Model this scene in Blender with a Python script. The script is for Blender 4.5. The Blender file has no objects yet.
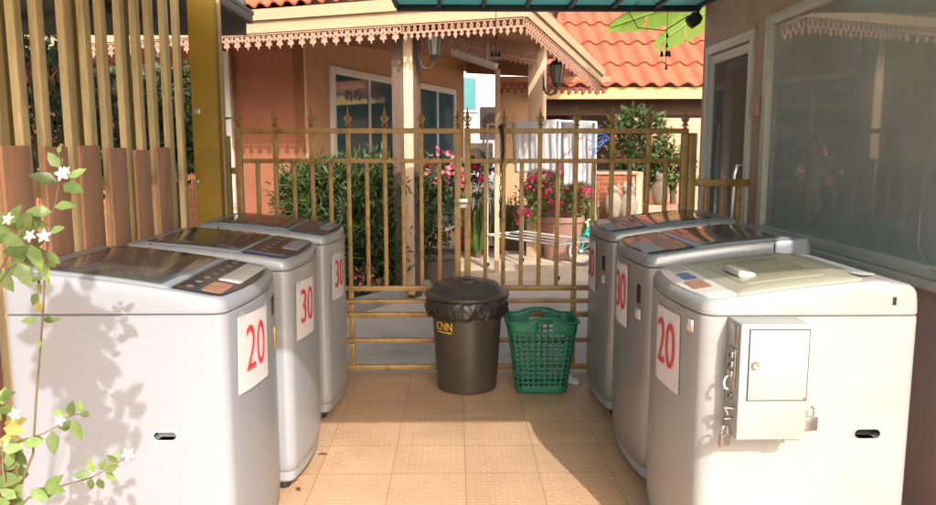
import bpy, bmesh, math, random
from mathutils import Vector, Matrix
rnd = random.Random(7)
C = bpy.context.scene.collection
R = math.radians
PI = math.pi

# ------------------------------------------------------------------ camera model (photo 936x505)
F, H = 755.0, 1.45
TH = math.atan(102.5 / F)
YW = math.atan(12 / F)

def ray(x, y):
    u = (x - 468) / F; v = (252.5 - y) / F
    fy = math.cos(TH) + v * math.sin(TH); fz = -math.sin(TH) + v * math.cos(TH)
    return Vector((u * math.cos(YW) + fy * math.sin(YW), -u * math.sin(YW) + fy * math.cos(YW), fz))
CAM = Vector((0, 0, H))
def fl(x, y, z=0.0):
    r = ray(x, y); return CAM + r * ((z - H) / r.z)
def aY(x, y, Y):
    r = ray(x, y); return CAM + r * (Y / r.y)
def aX(x, y, X):
    r = ray(x, y); return CAM + r * (X / r.x)
def onp(x, y, p0, n):
    r = ray(x, y); return CAM + r * ((Vector(p0) - CAM).dot(Vector(n)) / r.dot(Vector(n)))

# ------------------------------------------------------------------ mesh builder
Zv_ = Vector((0, 0, 1))
class MB:
    def __init__(s): s.bm = bmesh.new()
    def _merge(s, b, mi=0):
        vm = {}
        for v in b.verts: vm[v] = s.bm.verts.new(v.co)
        for f in b.faces:
            try:
                nf = s.bm.faces.new([vm[v] for v in f.verts]); nf.material_index = mi
            except ValueError: pass
        b.free()
    def box(s, c, size, rot=None, bev=0.0, mi=0, seg=2):
        b = bmesh.new(); bmesh.ops.create_cube(b, size=1.0)
        for v in b.verts: v.co = Vector((v.co.x * size[0], v.co.y * size[1], v.co.z * size[2]))
        if bev > 0: bmesh.ops.bevel(b, geom=b.edges[:], offset=bev, segments=seg, affect='EDGES', profile=0.5)
        M = Matrix.Translation(Vector(c))
        if rot is not None: M = M @ (rot.to_4x4() if isinstance(rot, Matrix) else Matrix.Rotation(rot, 4, 'Z'))
        b.transform(M); s._merge(b, mi); return s
    def bx(s, x0, x1, y0, y1, z0, z1, bev=0.0, mi=0):
        return s.box(((x0+x1)/2, (y0+y1)/2, (z0+z1)/2), (abs(x1-x0), abs(y1-y0), abs(z1-z0)), None, bev, mi)
    def bar(s, p, q, w, h, up=(0, 0, 1), bev=0.0, mi=0):
        p = Vector(p); q = Vector(q); d = q - p; L = d.length; d.normalize()
        up = Vector(up); sd = d.cross(up)
        if sd.length < 1e-4: sd = d.cross(Vector((0, 1, 0)))
        sd.normalize(); u2 = sd.cross(d).normalized()
        M = Matrix((d, sd, u2)).transposed()
        return s.box((p + q) / 2, (L, w, h), M, bev, mi)
    def loft(s, rings, cap0=True, cap1=True, closed=True, mi=0):
        vs = [[s.bm.verts.new(Vector(p)) for p in r] for r in rings]
        n = len(rings[0])
        for a, b in zip(vs, vs[1:]):
            for i in range(n if closed else n - 1):
                j = (i + 1) % n
                try: s.bm.faces.new((a[i], a[j], b[j], b[i])).material_index = mi
                except ValueError: pass
        if cap0 and n > 2: s.bm.faces.new(vs[0][::-1]).material_index = mi
        if cap1 and n > 2: s.bm.faces.new(vs[-1]).material_index = mi
        return vs
    def tube(s, pts, r, seg=8, closed=False, mi=0, flat=None):
        pts = [Vector(p) for p in pts]; n = len(pts)
        rs = r if isinstance(r, (list, tuple)) else [r] * n
        rings = []; prev = None
        for i, p in enumerate(pts):
            if closed: d = pts[(i+1) % n] - pts[i-1]
            else: d = pts[min(i+1, n-1)] - pts[max(i-1, 0)]
            if d.length < 1e-9: d = Vector((0, 0, 1))
            d.normalize()
            if prev is None:
                a = Vector((0, 0, 1)) if abs(d.z) < 0.9 else Vector((1, 0, 0))
                prev = d.cross(a).normalized()
            else:
                prev = (prev - d * prev.dot(d))
                if prev.length < 1e-6: prev = d.orthogonal()
                prev.normalize()
            e = d.cross(prev)
            rings.append([p + (prev * math.cos(2*PI*k/seg) + e * math.sin(2*PI*k/seg)) * rs[i] for k in range(seg)])
        if closed: rings.append(rings[0])
        s.loft(rings, not closed, not closed, True, mi); return s
    def lathe(s, prof, c=(0, 0, 0), seg=24, M=None, mi=0, cap0=True, cap1=True, arc=None):
        c = Vector(c); rings = []
        for r, z in prof:
            ring = []
            for k in range(seg):
                a = 2*PI*k/seg
                v = Vector((max(r, 1e-4) * math.cos(a), max(r, 1e-4) * math.sin(a), z))
                if M is not None: v = M @ v
                ring.append(c + v)
            rings.append(ring)
        s.loft(rings, cap0, cap1, True, mi); return s
    def prism(s, poly, o, u, v, t, mi=0):
        o = Vector(o); u = Vector(u); v = Vector(v); n = u.cross(v).normalized() * t
        a = [s.bm.verts.new(o + u * p[0] + v * p[1]) for p in poly]
        b = [s.bm.verts.new(o + u * p[0] + v * p[1] + n) for p in poly]
        k = len(poly)
        s.bm.faces.new(a[::-1]).material_index = mi; s.bm.faces.new(b).material_index = mi
        for i in range(k):
            j = (i+1) % k
            s.bm.faces.new((a[i], a[j], b[j], b[i])).material_index = mi
        return s
    def strip(s, pts, w, o, u, v, t):
        """flat ribbon of width w following 2D pts, extruded by t"""
        o = Vector(o); u = Vector(u); v = Vector(v); n = u.cross(v).normalized() * t
        m = len(pts); rings = []
        for i, p in enumerate(pts):
            q0 = pts[max(i-1, 0)]; q1 = pts[min(i+1, m-1)]
            dx, dy = q1[0]-q0[0], q1[1]-q0[1]; l = math.hypot(dx, dy) or 1
            ww = (w[i] if isinstance(w, (list, tuple)) else w) / 2
            nx, ny = -dy/l*ww, dx/l*ww
            A = o + u*(p[0]+nx) + v*(p[1]+ny); B = o + u*(p[0]-nx) + v*(p[1]-ny)
            rings.append([A, B, B+n, A+n])
        s.loft(rings); return s
    def grid(s, fn, nu, nv, mi=0, keep=None):
        vs = [[s.bm.verts.new(Vector(fn(i/nu, j/nv))) for j in range(nv+1)] for i in range(nu+1)]
        for i in range(nu):
            for j in range(nv):
                if keep and not keep(i, j): continue
                s.bm.faces.new((vs[i][j], vs[i+1][j], vs[i+1][j+1], vs[i][j+1])).material_index = mi
        return s
    def leaf(s, p, d, n, L, W, fold=0.25, droop=0.15, mi=0):
        p = Vector(p); d = Vector(d).normalized(); sd = d.cross(Vector(n))
        if sd.length < 1e-4: sd = d.orthogonal()
        sd.normalize(); n = sd.cross(d)
        c = lambda t, k, w: p + d*(L*t) + sd*(W*w*k) + n*(abs(k)*w*W*fold - droop*L*t*t)
        a = s.bm.verts.new(p); t = s.bm.verts.new(c(1, 0, 0))
        m1 = s.bm.verts.new(c(.35, 0, 0)); m2 = s.bm.verts.new(c(.7, 0, 0))
        for k in (1, -1):
            e1 = s.bm.verts.new(c(.33, k, .5)); e2 = s.bm.verts.new(c(.7, k, .38))
            for f in ((a, m1, e1), (m1, m2, e2, e1), (m2, t, e2)):
                s.bm.faces.new(f if k > 0 else f[::-1]).material_index = mi
        return s
    def leaf4(s, p, d, n, L, W, mi=0):
        p = Vector(p); d = Vector(d).normalized(); sd = d.cross(Vector(n))
        if sd.length < 1e-4: sd = d.orthogonal()
        sd.normalize(); n = sd.cross(d)
        q = [p, p + d*L*.45 + sd*W*.5 + n*W*.15, p + d*L - n*L*.12, p + d*L*.45 - sd*W*.5 + n*W*.15]
        s.bm.faces.new([s.bm.verts.new(x) for x in q]).material_index = mi
        return s
    def build(s, name, mats, parent=None, smooth=35, solid=0.0, loc=None, recalc=True, cut=None):
        if recalc: bmesh.ops.recalc_face_normals(s.bm, faces=s.bm.faces[:])
        off = Vector(loc) if loc is not None else Vector((0, 0, 0))
        if parent is not None:
            p = parent; off = Vector((0, 0, 0))
            while p is not None: off += p.location; p = p.parent
        if loc is not None and parent is not None: pass
        s.bm.transform(Matrix.Translation(-off))
        me = bpy.data.meshes.new(name); s.bm.to_mesh(me); s.bm.free()
        for m in (mats if isinstance(mats, (list, tuple)) else [mats]): me.materials.append(m)
        if smooth:
            me.polygons.foreach_set('use_smooth', [True] * len(me.polygons))
            me.set_sharp_from_angle(angle=R(smooth))
        o = bpy.data.objects.new(name, me); C.objects.link(o)
        if parent is not None: o.parent = parent
        elif loc is not None: o.location = off
        if solid:
            md = o.modifiers.new('s', 'SOLIDIFY'); md.thickness = solid; md.offset = 0
            bake(o)
        if cut is not None:
            md = o.modifiers.new('b', 'BOOLEAN'); md.object = cut; md.operation = 'DIFFERENCE'; md.solver = 'EXACT'
            bake(o)
            cm = cut.data; bpy.data.objects.remove(cut); bpy.data.meshes.remove(cm)
        return o

def bake(o):
    bpy.context.view_layer.update()
    dg = bpy.context.evaluated_depsgraph_get()
    me = bpy.data.meshes.new_from_object(o.evaluated_get(dg))
    o.modifiers.clear(); o.data = me

def text_mesh(name, txt, size, mat, parent, o, u, v, sx=1.0, thick=0.0008, bend=None, thin=0.0):
    cu = bpy.data.curves.new(name, 'FONT'); cu.body = txt; cu.size = size; cu.align_x = 'CENTER'; cu.align_y = 'CENTER'
    cu.extrude = thick; cu.offset = thin; cu.resolution_u = 4
    t = bpy.data.objects.new(name, cu); C.objects.link(t); bpy.context.view_layer.update()
    me = bpy.data.meshes.new_from_object(t.evaluated_get(bpy.context.evaluated_depsgraph_get()))
    bpy.data.objects.remove(t); bpy.data.curves.remove(cu)
    off = Vector((0, 0, 0)); p = parent
    while p is not None: off += p.location; p = p.parent
    u = Vector(u).normalized(); v = Vector(v).normalized(); n = u.cross(v); o = Vector(o)
    for vt in me.vertices:
        q = o + u * (vt.co.x * sx) + v * vt.co.y + n * vt.co.z
        if bend: q = bend(vt.co.x * sx, vt.co.y, vt.co.z)
        vt.co = q - off
    me.materials.clear(); me.materials.append(mat); me.name = name
    ob = bpy.data.objects.new(name, me); C.objects.link(ob); ob.parent = parent
    return ob

def tag(o, label=None, cat=None, group=None, kind=None):
    if label: o['label'] = label
    if cat: o['category'] = cat
    if group: o['group'] = group
    if kind: o['kind'] = kind
    return o
def thing(name, label, cat, loc, group=None):
    o = bpy.data.objects.new(name, None); C.objects.link(o); o.location = Vector(loc); o.empty_display_size = .1
    return tag(o, label, cat, group)
def copy_tree(o, parent=None):
    c = o.copy(); C.objects.link(c); c.parent = parent
    for ch in list(o.children): copy_tree(ch, c)
    return c

# ------------------------------------------------------------------ materials
def lin(h):
    h = h.lstrip('#'); out = []
    for i in (0, 2, 4):
        c = int(h[i:i+2], 16) / 255
        out.append(c/12.92 if c <= .04045 else ((c+.055)/1.055)**2.4)
    return out
def mat(name, col, rough=.5, metal=0.0, var=.15, scale=6.0, bump=0.0, bscale=60.0, spec=.5, island=0.0, coat=0.0,
        dirt=None, dscale=3.0, damt=.5, stretch=None, subsurf=0.0, alpha=1.0, rsp=.08):
    m = bpy.data.materials.new(name); m.use_nodes = True
    nt = m.node_tree; N = nt.nodes; L = nt.links; b = N['Principled BSDF']
    col = lin(col) if isinstance(col, str) else list(col)
    tc = N.new('ShaderNodeTexCoord'); src = tc.outputs['Object']
    if stretch:
        mp = N.new('ShaderNodeMapping'); mp.inputs['Scale'].default_value = stretch
        L.new(src, mp.inputs['Vector']); src = mp.outputs['Vector']
    nz = N.new('ShaderNodeTexNoise'); nz.inputs['Scale'].default_value = scale; nz.inputs['Detail'].default_value = 6
    nz.inputs['Roughness'].default_value = .65
    L.new(src, nz.inputs['Vector'])
    mr = N.new('ShaderNodeMapRange'); mr.inputs['From Min'].default_value = .25; mr.inputs['From Max'].default_value = .75
    mr.inputs['To Min'].default_value = 1 - var; mr.inputs['To Max'].default_value = 1 + var
    L.new(nz.outputs['Fac'], mr.inputs['Value'])
    val = mr.outputs['Result']
    if island:
        g = N.new('ShaderNodeNewGeometry')
        m2 = N.new('ShaderNodeMapRange'); m2.inputs['To Min'].default_value = 1 - island; m2.inputs['To Max'].default_value = 1 + island
        L.new(g.outputs['Random Per Island'], m2.inputs['Value'])
        mu = N.new('ShaderNodeMath'); mu.operation = 'MULTIPLY'
        L.new(val, mu.inputs[0]); L.new(m2.outputs['Result'], mu.inputs[1]); val = mu.outputs[0]
    vm = N.new('ShaderNodeVectorMath'); vm.operation = 'SCALE'; vm.inputs[0].default_value = col
    L.new(val, vm.inputs['Scale'])
    cout = vm.outputs['Vector']
    if dirt:
        n2 = N.new('ShaderNodeTexNoise'); n2.inputs['Scale'].default_value = dscale; n2.inputs['Detail'].default_value = 8
        n2.inputs['Roughness'].default_value = .7; L.new(src, n2.inputs['Vector'])
        r2 = N.new('ShaderNodeMapRange'); r2.inputs['From Min'].default_value = .5; r2.inputs['From Max'].default_value = .72
        r2.inputs['To Min'].default_value = 0; r2.inputs['To Max'].default_value = damt
        L.new(n2.outputs['Fac'], r2.inputs['Value'])
        mx = N.new('ShaderNodeMix'); mx.data_type = 'RGBA'
        L.new(r2.outputs['Result'], mx.inputs['Factor']); L.new(cout, mx.inputs['A'])
        mx.inputs['B'].default_value = (*lin(dirt), 1); cout = mx.outputs['Result']
    L.new(cout, b.inputs['Base Color'])
    rr = N.new('ShaderNodeMapRange'); rr.inputs['To Min'].default_value = max(0, rough - rsp); rr.inputs['To Max'].default_value = min(1, rough + rsp)
    L.new(nz.outputs['Fac'], rr.inputs['Value']); L.new(rr.outputs['Result'], b.inputs['Roughness'])
    b.inputs['Metallic'].default_value = metal; b.inputs['Specular IOR Level'].default_value = spec
    b.inputs['Coat Weight'].default_value = coat; b.inputs['Coat Roughness'].default_value = .08
    b.inputs['Alpha'].default_value = alpha
    if subsurf:
        tr = N.new('ShaderNodeBsdfTranslucent'); L.new(cout, tr.inputs['Color'])
        ms = N.new('ShaderNodeMixShader'); ms.inputs['Fac'].default_value = subsurf
        L.new(b.outputs[0], ms.inputs[1]); L.new(tr.outputs[0], ms.inputs[2])
        L.new(ms.outputs[0], N['Material Output'].inputs['Surface'])
    if bump:
        n3 = N.new('ShaderNodeTexNoise'); n3.inputs['Scale'].default_value = bscale; n3.inputs['Detail'].default_value = 5
        L.new(src, n3.inputs['Vector'])
        bp = N.new('ShaderNodeBump'); bp.inputs['Strength'].default_value = bump; bp.inputs['Distance'].default_value = .01
        L.new(n3.outputs['Fac'], bp.inputs['Height']); L.new(bp.outputs['Normal'], b.inputs['Normal'])
    return m

def floor_mat():
    m = bpy.data.materials.new('floor_tile'); m.use_nodes = True
    nt = m.node_tree; N = nt.nodes; L = nt.links; b = N['Principled BSDF']
    g = N.new('ShaderNodeNewGeometry')
    mp = N.new('ShaderNodeMapping'); mp.inputs['Location'].default_value = (-.04, -3.255 + .326*20, 0)
    L.new(g.outputs['Position'], mp.inputs['Vector'])
    # tile grout
    def brick(sz, row, mort, off, rot=0, c1=(1, 1, 1, 1), c2=(1, 1, 1, 1), mc=(0, 0, 0, 1)):
        t = N.new('ShaderNodeTexBrick'); t.offset = off; t.squash = 1
        t.inputs['Scale'].default_value = 1; t.inputs['Brick Width'].default_value = sz; t.inputs['Row Height'].default_value = row
        t.inputs['Mortar Size'].default_value = mort; t.inputs['Mortar Smooth'].default_value = .2
        t.inputs['Color1'].default_value = c1; t.inputs['Color2'].default_value = c2; t.inputs['Mortar'].default_value = mc
        L.new(mp.outputs['Vector'], t.inputs['Vector']); return t
    big = brick(.333, .326, .0022, 0, c1=(.93, .93, .93, 1), c2=(1.05, 1.03, 1.02, 1))
    small = brick(.055, .02717, .0022, .5, c1=(.56, .35, .21, 1), c2=(.51, .31, .18, 1), mc=(.74, .52, .35, 1))
    nz = N.new('ShaderNodeTexNoise'); nz.inputs['Scale'].default_value = 2.3; nz.inputs['Detail'].default_value = 7; nz.inputs['Roughness'].default_value = .7
    L.new(mp.outputs['Vector'], nz.inputs['Vector'])
    mr = N.new('ShaderNodeMapRange'); mr.inputs['From Min'].default_value = .3; mr.inputs['From Max'].default_value = .7
    mr.inputs['To Min'].default_value = .84; mr.inputs['To Max'].default_value = 1.1
    L.new(nz.outputs['Fac'], mr.inputs['Value'])
    # patches where the print is worn away
    nw = N.new('ShaderNodeTexNoise'); nw.inputs['Scale'].default_value = 14; nw.inputs['Detail'].default_value = 4
    L.new(mp.outputs['Vector'], nw.inputs['Vector'])
    wr = N.new('ShaderNodeMapRange'); wr.inputs['From Min'].default_value = .45; wr.inputs['From Max'].default_value = .6
    wr.inputs['To Min'].default_value = .25; wr.inputs['To Max'].default_value = .95
    L.new(nw.outputs['Fac'], wr.inputs['Value'])
    mx0 = N.new('ShaderNodeMix'); mx0.data_type = 'RGBA'; mx0.inputs['A'].default_value = (.585, .36, .215, 1)
    L.new(wr.outputs['Result'], mx0.inputs['Factor']); L.new(small.outputs['Color'], mx0.inputs['B'])
    vm = N.new('ShaderNodeVectorMath'); vm.operation = 'SCALE'
    L.new(mx0.outputs['Result'], vm.inputs[0]); L.new(mr.outputs['Result'], vm.inputs['Scale'])
    tm = N.new('ShaderNodeVectorMath'); tm.operation = 'MULTIPLY'
    L.new(vm.outputs['Vector'], tm.inputs[0]); L.new(big.outputs['Color'], tm.inputs[1])
    sn = N.new('ShaderNodeTexNoise'); sn.inputs['Scale'].default_value = 4.5; sn.inputs['Detail'].default_value = 9; sn.inputs['Roughness'].default_value = .75
    L.new(mp.outputs['Vector'], sn.inputs['Vector'])
    sr = N.new('ShaderNodeMapRange'); sr.inputs['From Min'].default_value = .54; sr.inputs['From Max'].default_value = .72; sr.inputs['To Max'].default_value = .3
    L.new(sn.outputs['Fac'], sr.inputs['Value'])
    st = N.new('ShaderNodeMix'); st.data_type = 'RGBA'; st.inputs['B'].default_value = (.30, .21, .14, 1)
    L.new(sr.outputs['Result'], st.inputs['Factor']); L.new(tm.outputs['Vector'], st.inputs['A'])
    mx = N.new('ShaderNodeMix'); mx.data_type = 'RGBA'
    L.new(big.outputs['Fac'], mx.inputs['Factor']); L.new(st.outputs['Result'], mx.inputs['A']); mx.inputs['B'].default_value = (.34, .215, .13, 1)
    L.new(mx.outputs['Result'], b.inputs['Base Color'])
    rr = N.new('ShaderNodeMapRange'); rr.inputs['To Min'].default_value = .3; rr.inputs['To Max'].default_value = .6
    L.new(nz.outputs['Fac'], rr.inputs['Value']); L.new(rr.outputs['Result'], b.inputs['Roughness'])
    bp = N.new('ShaderNodeBump'); bp.inputs['Strength'].default_value = .5; bp.inputs['Distance'].default_value = .002; bp.invert = True
    L.new(big.outputs['Fac'], bp.inputs['Height']); L.new(bp.outputs['Normal'], b.inputs['Normal'])
    return m

def brick_mat():
    m = bpy.data.materials.new('brick'); m.use_nodes = True
    nt = m.node_tree; N = nt.nodes; L = nt.links; b = N['Principled BSDF']
    tc = N.new('ShaderNodeTexCoord'); sp = N.new('ShaderNodeSeparateXYZ'); cb = N.new('ShaderNodeCombineXYZ')
    L.new(tc.outputs['Object'], sp.inputs[0]); ad = N.new('ShaderNodeMath'); L.new(sp.outputs[0], ad.inputs[0]); L.new(sp.outputs[1], ad.inputs[1])
    L.new(ad.outputs[0], cb.inputs[0]); L.new(sp.outputs[2], cb.inputs[1])
    t = N.new('ShaderNodeTexBrick'); t.inputs['Scale'].default_value = 1; t.inputs['Brick Width'].default_value = .2; t.inputs['Row Height'].default_value = .07
    t.inputs['Mortar Size'].default_value = .006
    t.inputs['Color1'].default_value = (.50, .16, .07, 1); t.inputs['Color2'].default_value = (.40, .12, .06, 1); t.inputs['Mortar'].default_value = (.5, .33, .22, 1)
    L.new(cb.outputs[0], t.inputs['Vector']); L.new(t.outputs['Color'], b.inputs['Base Color']); b.inputs['Roughness'].default_value = .85
    bp = N.new('ShaderNodeBump'); bp.inputs['Strength'].default_value = .5; bp.inputs['Distance'].default_value = .006; bp.invert = True
    L.new(t.outputs['Fac'], bp.inputs['Height']); L.new(bp.outputs['Normal'], b.inputs['Normal'])
    return m

def glass_mat(name, base, alpha, rough=.02, spec=.6):
    m = mat(name, base, rough, 0, .18, 1.5, spec=spec, alpha=alpha, rsp=.012)
    return m

M = dict(
    tile=floor_mat(), brick=brick_mat(),
    yard=mat('yard_concrete', (.62, .50, .37), .85, var=.16, scale=3, bump=.3, bscale=90, dirt='#6d5b48', dscale=1.2, damt=.5),
    kerb=mat('kerb_concrete', (.34, .31, .27), .9, var=.2, scale=8, bump=.3),
    earth=mat('earth', (.42, .36, .28), .95, var=.25, scale=.8, bump=.4, bscale=20),
    soil=mat('soil', (.10, .08, .06), .95, var=.35, scale=14, bump=.8, bscale=40),
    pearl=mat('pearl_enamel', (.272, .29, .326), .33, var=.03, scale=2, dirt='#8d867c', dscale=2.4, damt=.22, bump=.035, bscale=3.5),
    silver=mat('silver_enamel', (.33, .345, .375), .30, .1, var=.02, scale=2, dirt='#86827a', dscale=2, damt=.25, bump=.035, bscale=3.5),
    silver_top=mat('silver_plastic', (.33, .35, .39), .28, .1, var=.03, scale=2),
    steel=mat('steel_enamel', (.30, .30, .305), .30, .35, var=.03, scale=2, dirt='#6f6a64', dscale=2, damt=.25, bump=.035, bscale=3.5),
    steel_top=mat('steel_plastic', (.25, .27, .31), .28, .2, var=.03, scale=2),
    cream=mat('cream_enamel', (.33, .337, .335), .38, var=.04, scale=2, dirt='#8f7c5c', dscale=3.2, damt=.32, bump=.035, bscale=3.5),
    cream_top=mat('yellowed_plastic', (.40, .37, .285), .42, var=.06, scale=3, dirt='#a08a58', dscale=2.5, damt=.35),
    olive_lid=mat('smoked_lid', (.33, .30, .215), .3, var=.08, scale=3),
    grey_plastic=mat('grey_plastic', (.30, .31, .33), .45, var=.05),
    button_grey=mat('button_grey', (.16, .16, .16), .4),
    black=mat('black_rubber', (.02, .02, .02), .6, var=.2),
    gap=mat('dark_gap', (.012, .012, .013), .7),
    lid_glass=mat('smoked_lid_glass', (.07, .07, .068), .14, var=.2, spec=.32, dirt='#77716a', dscale=4, damt=.4),
    panel=mat('control_panel_black', (.03, .028, .028), .2, var=.2, spec=.4),
    print_reflection=mat('print_reflection_orange', (.36, .17, .10), .4, var=.4, scale=30),  # print on the right-hand machines, painted reflection on the front left one
    panel_blue=mat('panel_print_blue', (.10, .16, .35), .4, var=.3, scale=30),
    plate=mat('white_plate', (.62, .61, .60), .25, var=.02),
    paper=mat('paper', (.66, .64, .66), .7, var=.03, scale=9),
    red=mat('red_ink', (.62, .04, .05), .6, var=.1, scale=30),
    tape=mat('clear_tape', (.7, .69, .66), .15, var=.1, alpha=.22),
    sticker=mat('yellow_sticker', (.65, .45, .06), .5),
    steelmetal=mat('worn_steel', (.45, .43, .40), .35, .9, var=.3, scale=25),
    brass=mat('brass', (.5, .36, .14), .35, .9, var=.2),
    rust=mat('rust', (.28, .10, .03), .9, var=.4, scale=40),
    gate=mat('gate_gold_brown', (.40, .245, .09), .45, .15, var=.25, scale=12, bump=.08, dirt='#5a2f14', dscale=14, damt=.75),
    gate_fin=mat('finial_bronze', (.24, .145, .05), .45, .35, var=.3, scale=30, dirt='#6a5a38', dscale=20, damt=.5),
    post_y=mat('olive_yellow_paint', (.34, .235, .045), .5, var=.15, scale=5, bump=.05, dirt='#5b4a1c', dscale=5, damt=.45),
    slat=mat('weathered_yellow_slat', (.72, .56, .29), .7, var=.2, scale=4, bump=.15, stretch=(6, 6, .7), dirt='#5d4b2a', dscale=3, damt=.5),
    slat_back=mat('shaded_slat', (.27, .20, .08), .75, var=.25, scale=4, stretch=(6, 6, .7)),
    board=mat('brown_board', (.56, .29, .18), .6, var=.14, scale=4, stretch=(4, 4, .8), bump=.06, dirt='#5a3826', dscale=2.5, damt=.4),
    ochre=mat('ochre_pillar', (.36, .225, .018), .55, var=.16, scale=4, dirt='#6b4a10', dscale=2.5, damt=.45),
    binp=mat('bin_plastic', (.06, .049, .04), .34, var=.25, scale=5, dirt='#4b443a', dscale=4, damt=.3),
    bag=mat('black_bag', (.035, .032, .03), .2, var=.2, bump=1.0, bscale=32, spec=.7),
    yellow=mat('yellow_print', (.75, .45, .02), .5),
    green=mat('green_plastic', (.015, .17, .10), .35, var=.15, scale=4),
    alu=mat('aluminium_frame', (.66, .62, .56), .45, .1, var=.06, dirt='#8a857b', dscale=3, damt=.3),
    shopwall=mat('brown_shop_paint', (.52, .35, .26), .6, var=.12, scale=2, dirt='#4d3a2e', dscale=2, damt=.4),
    mauve=mat('mauve_wall', (.44, .31, .29), .7, var=.1, scale=2),
    sill=mat('sill_paint', (.52, .48, .44), .5, var=.08),
    shopglass=glass_mat('dusty_shop_glass', (.47, .49, .46), .80, .012, .9),
    dark_room=mat('room_paint', (.16, .17, .165), .8),
    doorglass=glass_mat('door_glass', (.20, .19, .175), .55),
    handle=mat('steel_handle', (.6, .58, .55), .2, .9),
    teal=mat('teal_sheet', (.22, .50, .48), .4, var=.12, scale=2, subsurf=.5),
    dark_metal=mat('dark_frame', (.022, .022, .024), .5, var=.2),
    rooftop=mat('roof_sheet_dark', (.05, .05, .048), .7, var=.25),
    orange=mat('orange_plaster', (.53, .31, .17), .8, var=.18, scale=3, bump=.14, bscale=18, stretch=(1.6, 1.6, .55), dirt='#8a5334', dscale=3, damt=.6),
    redwall=mat('brick_red_plaster', (.34, .125, .06), .8, var=.18, scale=4, bump=.12, bscale=18),
    fascia=mat('cream_fascia', (.44, .31, .185), .6, var=.08, scale=3, stretch=(1, 1, 4), dirt='#a07c50', dscale=2, damt=.3),
    fret=mat('pink_fretwork', (.36, .20, .135), .65, var=.12, scale=6),
    fret_pale=mat('pale_fretwork', (.40, .25, .175), .65, var=.12, scale=6),
    fret_red=mat('maroon_fretwork', (.22, .035, .03), .65, var=.12, scale=6),
    soffit=mat('brown_soffit', (.36, .18, .10), .75, var=.14, scale=2),
    beam=mat('brown_beam', (.26, .13, .075), .7, var=.15, scale=4),
    wood=mat('peeling_post', (.125, .08, .055), .75, var=.25, scale=5, stretch=(3, 3, .6), dirt='#8a6a4e', dscale=4, damt=.35),
    creampost=mat('cream_post', (.62, .44, .29), .7, var=.12, scale=4),
    white=mat('white_frame', (.80, .78, .75), .4, var=.04),
    winglass=glass_mat('window_glass', (.055, .135, .165), .93, spec=.8),
    curtain=mat('blue_curtain', (.06, .17, .22), .8, var=.2, scale=5, stretch=(9, 9, .4)),
    rooftile=mat('terracotta_tile', (.42, .115, .052), .65, var=.2, scale=4, island=.1, dirt='#8f5a42', dscale=3.2, damt=.7),
    yellowfascia=mat('yellow_fascia', (.62, .42, .16), .6, var=.07, scale=3),
    pinkwall=mat('salmon_wall', (.55, .27, .18), .8, var=.1, scale=2),
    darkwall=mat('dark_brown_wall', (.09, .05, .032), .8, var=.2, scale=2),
    whitewall=mat('white_wall', (.68, .66, .62), .8, var=.06, scale=1.5, dirt='#a8a296', dscale=1.2, damt=.4),
    acw=mat('ac_casing', (.80, .79, .75), .5, var=.05, dirt='#948b78', dscale=3, damt=.3),
    fan=mat('dark_fan', (.22, .22, .21), .5),
    iron=mat('dark_iron', (.10, .095, .09), .5, .5, var=.3, scale=12),
    lampglass=mat('frosted_lamp_glass', (.34, .33, .31), .18, var=.15, scale=8),
    fluor=mat('unlit_tube', (.72, .70, .66), .3, var=.03),
    terracotta=mat('terracotta', (.36, .19, .14), .8, var=.2, scale=6, dirt='#7d5f50', dscale=4, damt=.5),
    stonepot=mat('grey_brown_pot', (.16, .12, .10), .8, var=.2, scale=6, bump=.1, dirt='#51463c', dscale=6, damt=.5),
    stone=mat('garden_stone', (.28, .23, .18), .9, var=.3, scale=14, bump=.3),
    towel=mat('white_towel', (.78, .78, .80), .9, var=.05, scale=5, bump=.3, bscale=180),
    cloth_y=mat('yellow_cloth', (.62, .62, .05), .9, var=.1), cloth_b=mat('blue_cloth', (.05, .16, .42), .9, var=.1),
    bluewire=mat('blue_wire', (.04, .12, .45), .4), rackm=mat('white_rack', (.70, .69, .66), .35, var=.05),
    pink=mat('magenta_petal', (.62, .045, .16), .7, island=.3, subsurf=.3), rose=mat('rose_petal', (.70, .22, .26), .7, island=.25, subsurf=.3),
    petal=mat('white_petal', (.82, .82, .80), .6, var=.03, subsurf=.25), stamen=mat('flower_centre', (.6, .55, .25), .6),
    leaf=mat('jasmine_leaf', (.20, .29, .085), .42, var=.3, scale=40, island=.45, subsurf=.35),
    leafy=mat('yellowing_leaf', (.42, .37, .10), .45, var=.15, scale=25, island=.15, subsurf=.35),
    stem=mat('brown_stem', (.17, .11, .06), .7, var=.2, scale=20),
    bark=mat('bark', (.12, .08, .05), .9, var=.3, scale=12, bump=.3),
    fol_dark=mat('dark_foliage', (.06, .10, .03), .55, var=.25, island=.6, subsurf=.25),
    fol_mid=mat('mid_foliage', (.075, .125, .03), .55, var=.2, island=.45, subsurf=.25),
    fol_light=mat('light_foliage', (.15, .22, .05), .5, var=.2, island=.35, subsurf=.3),
    banana=mat('banana_leaf', (.21, .33, .055), .4, var=.12, scale=3, stretch=(14, 2, 2), subsurf=.4),
    bstem=mat('banana_stem', (.24, .26, .09), .6, var=.2),
    teal_bike=mat('teal_bike_paint', (.02, .38, .34), .3), tyre=mat('grey_tyre', (.18, .17, .16), .8),
    hose=mat('blue_hose', (.03, .22, .40), .4), net=mat('grey_green_net', (.12, .13, .11), .8, var=.3, scale=40),
    bell=mat('dark_bell', (.03, .026, .024), .4, .4),
)

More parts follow.
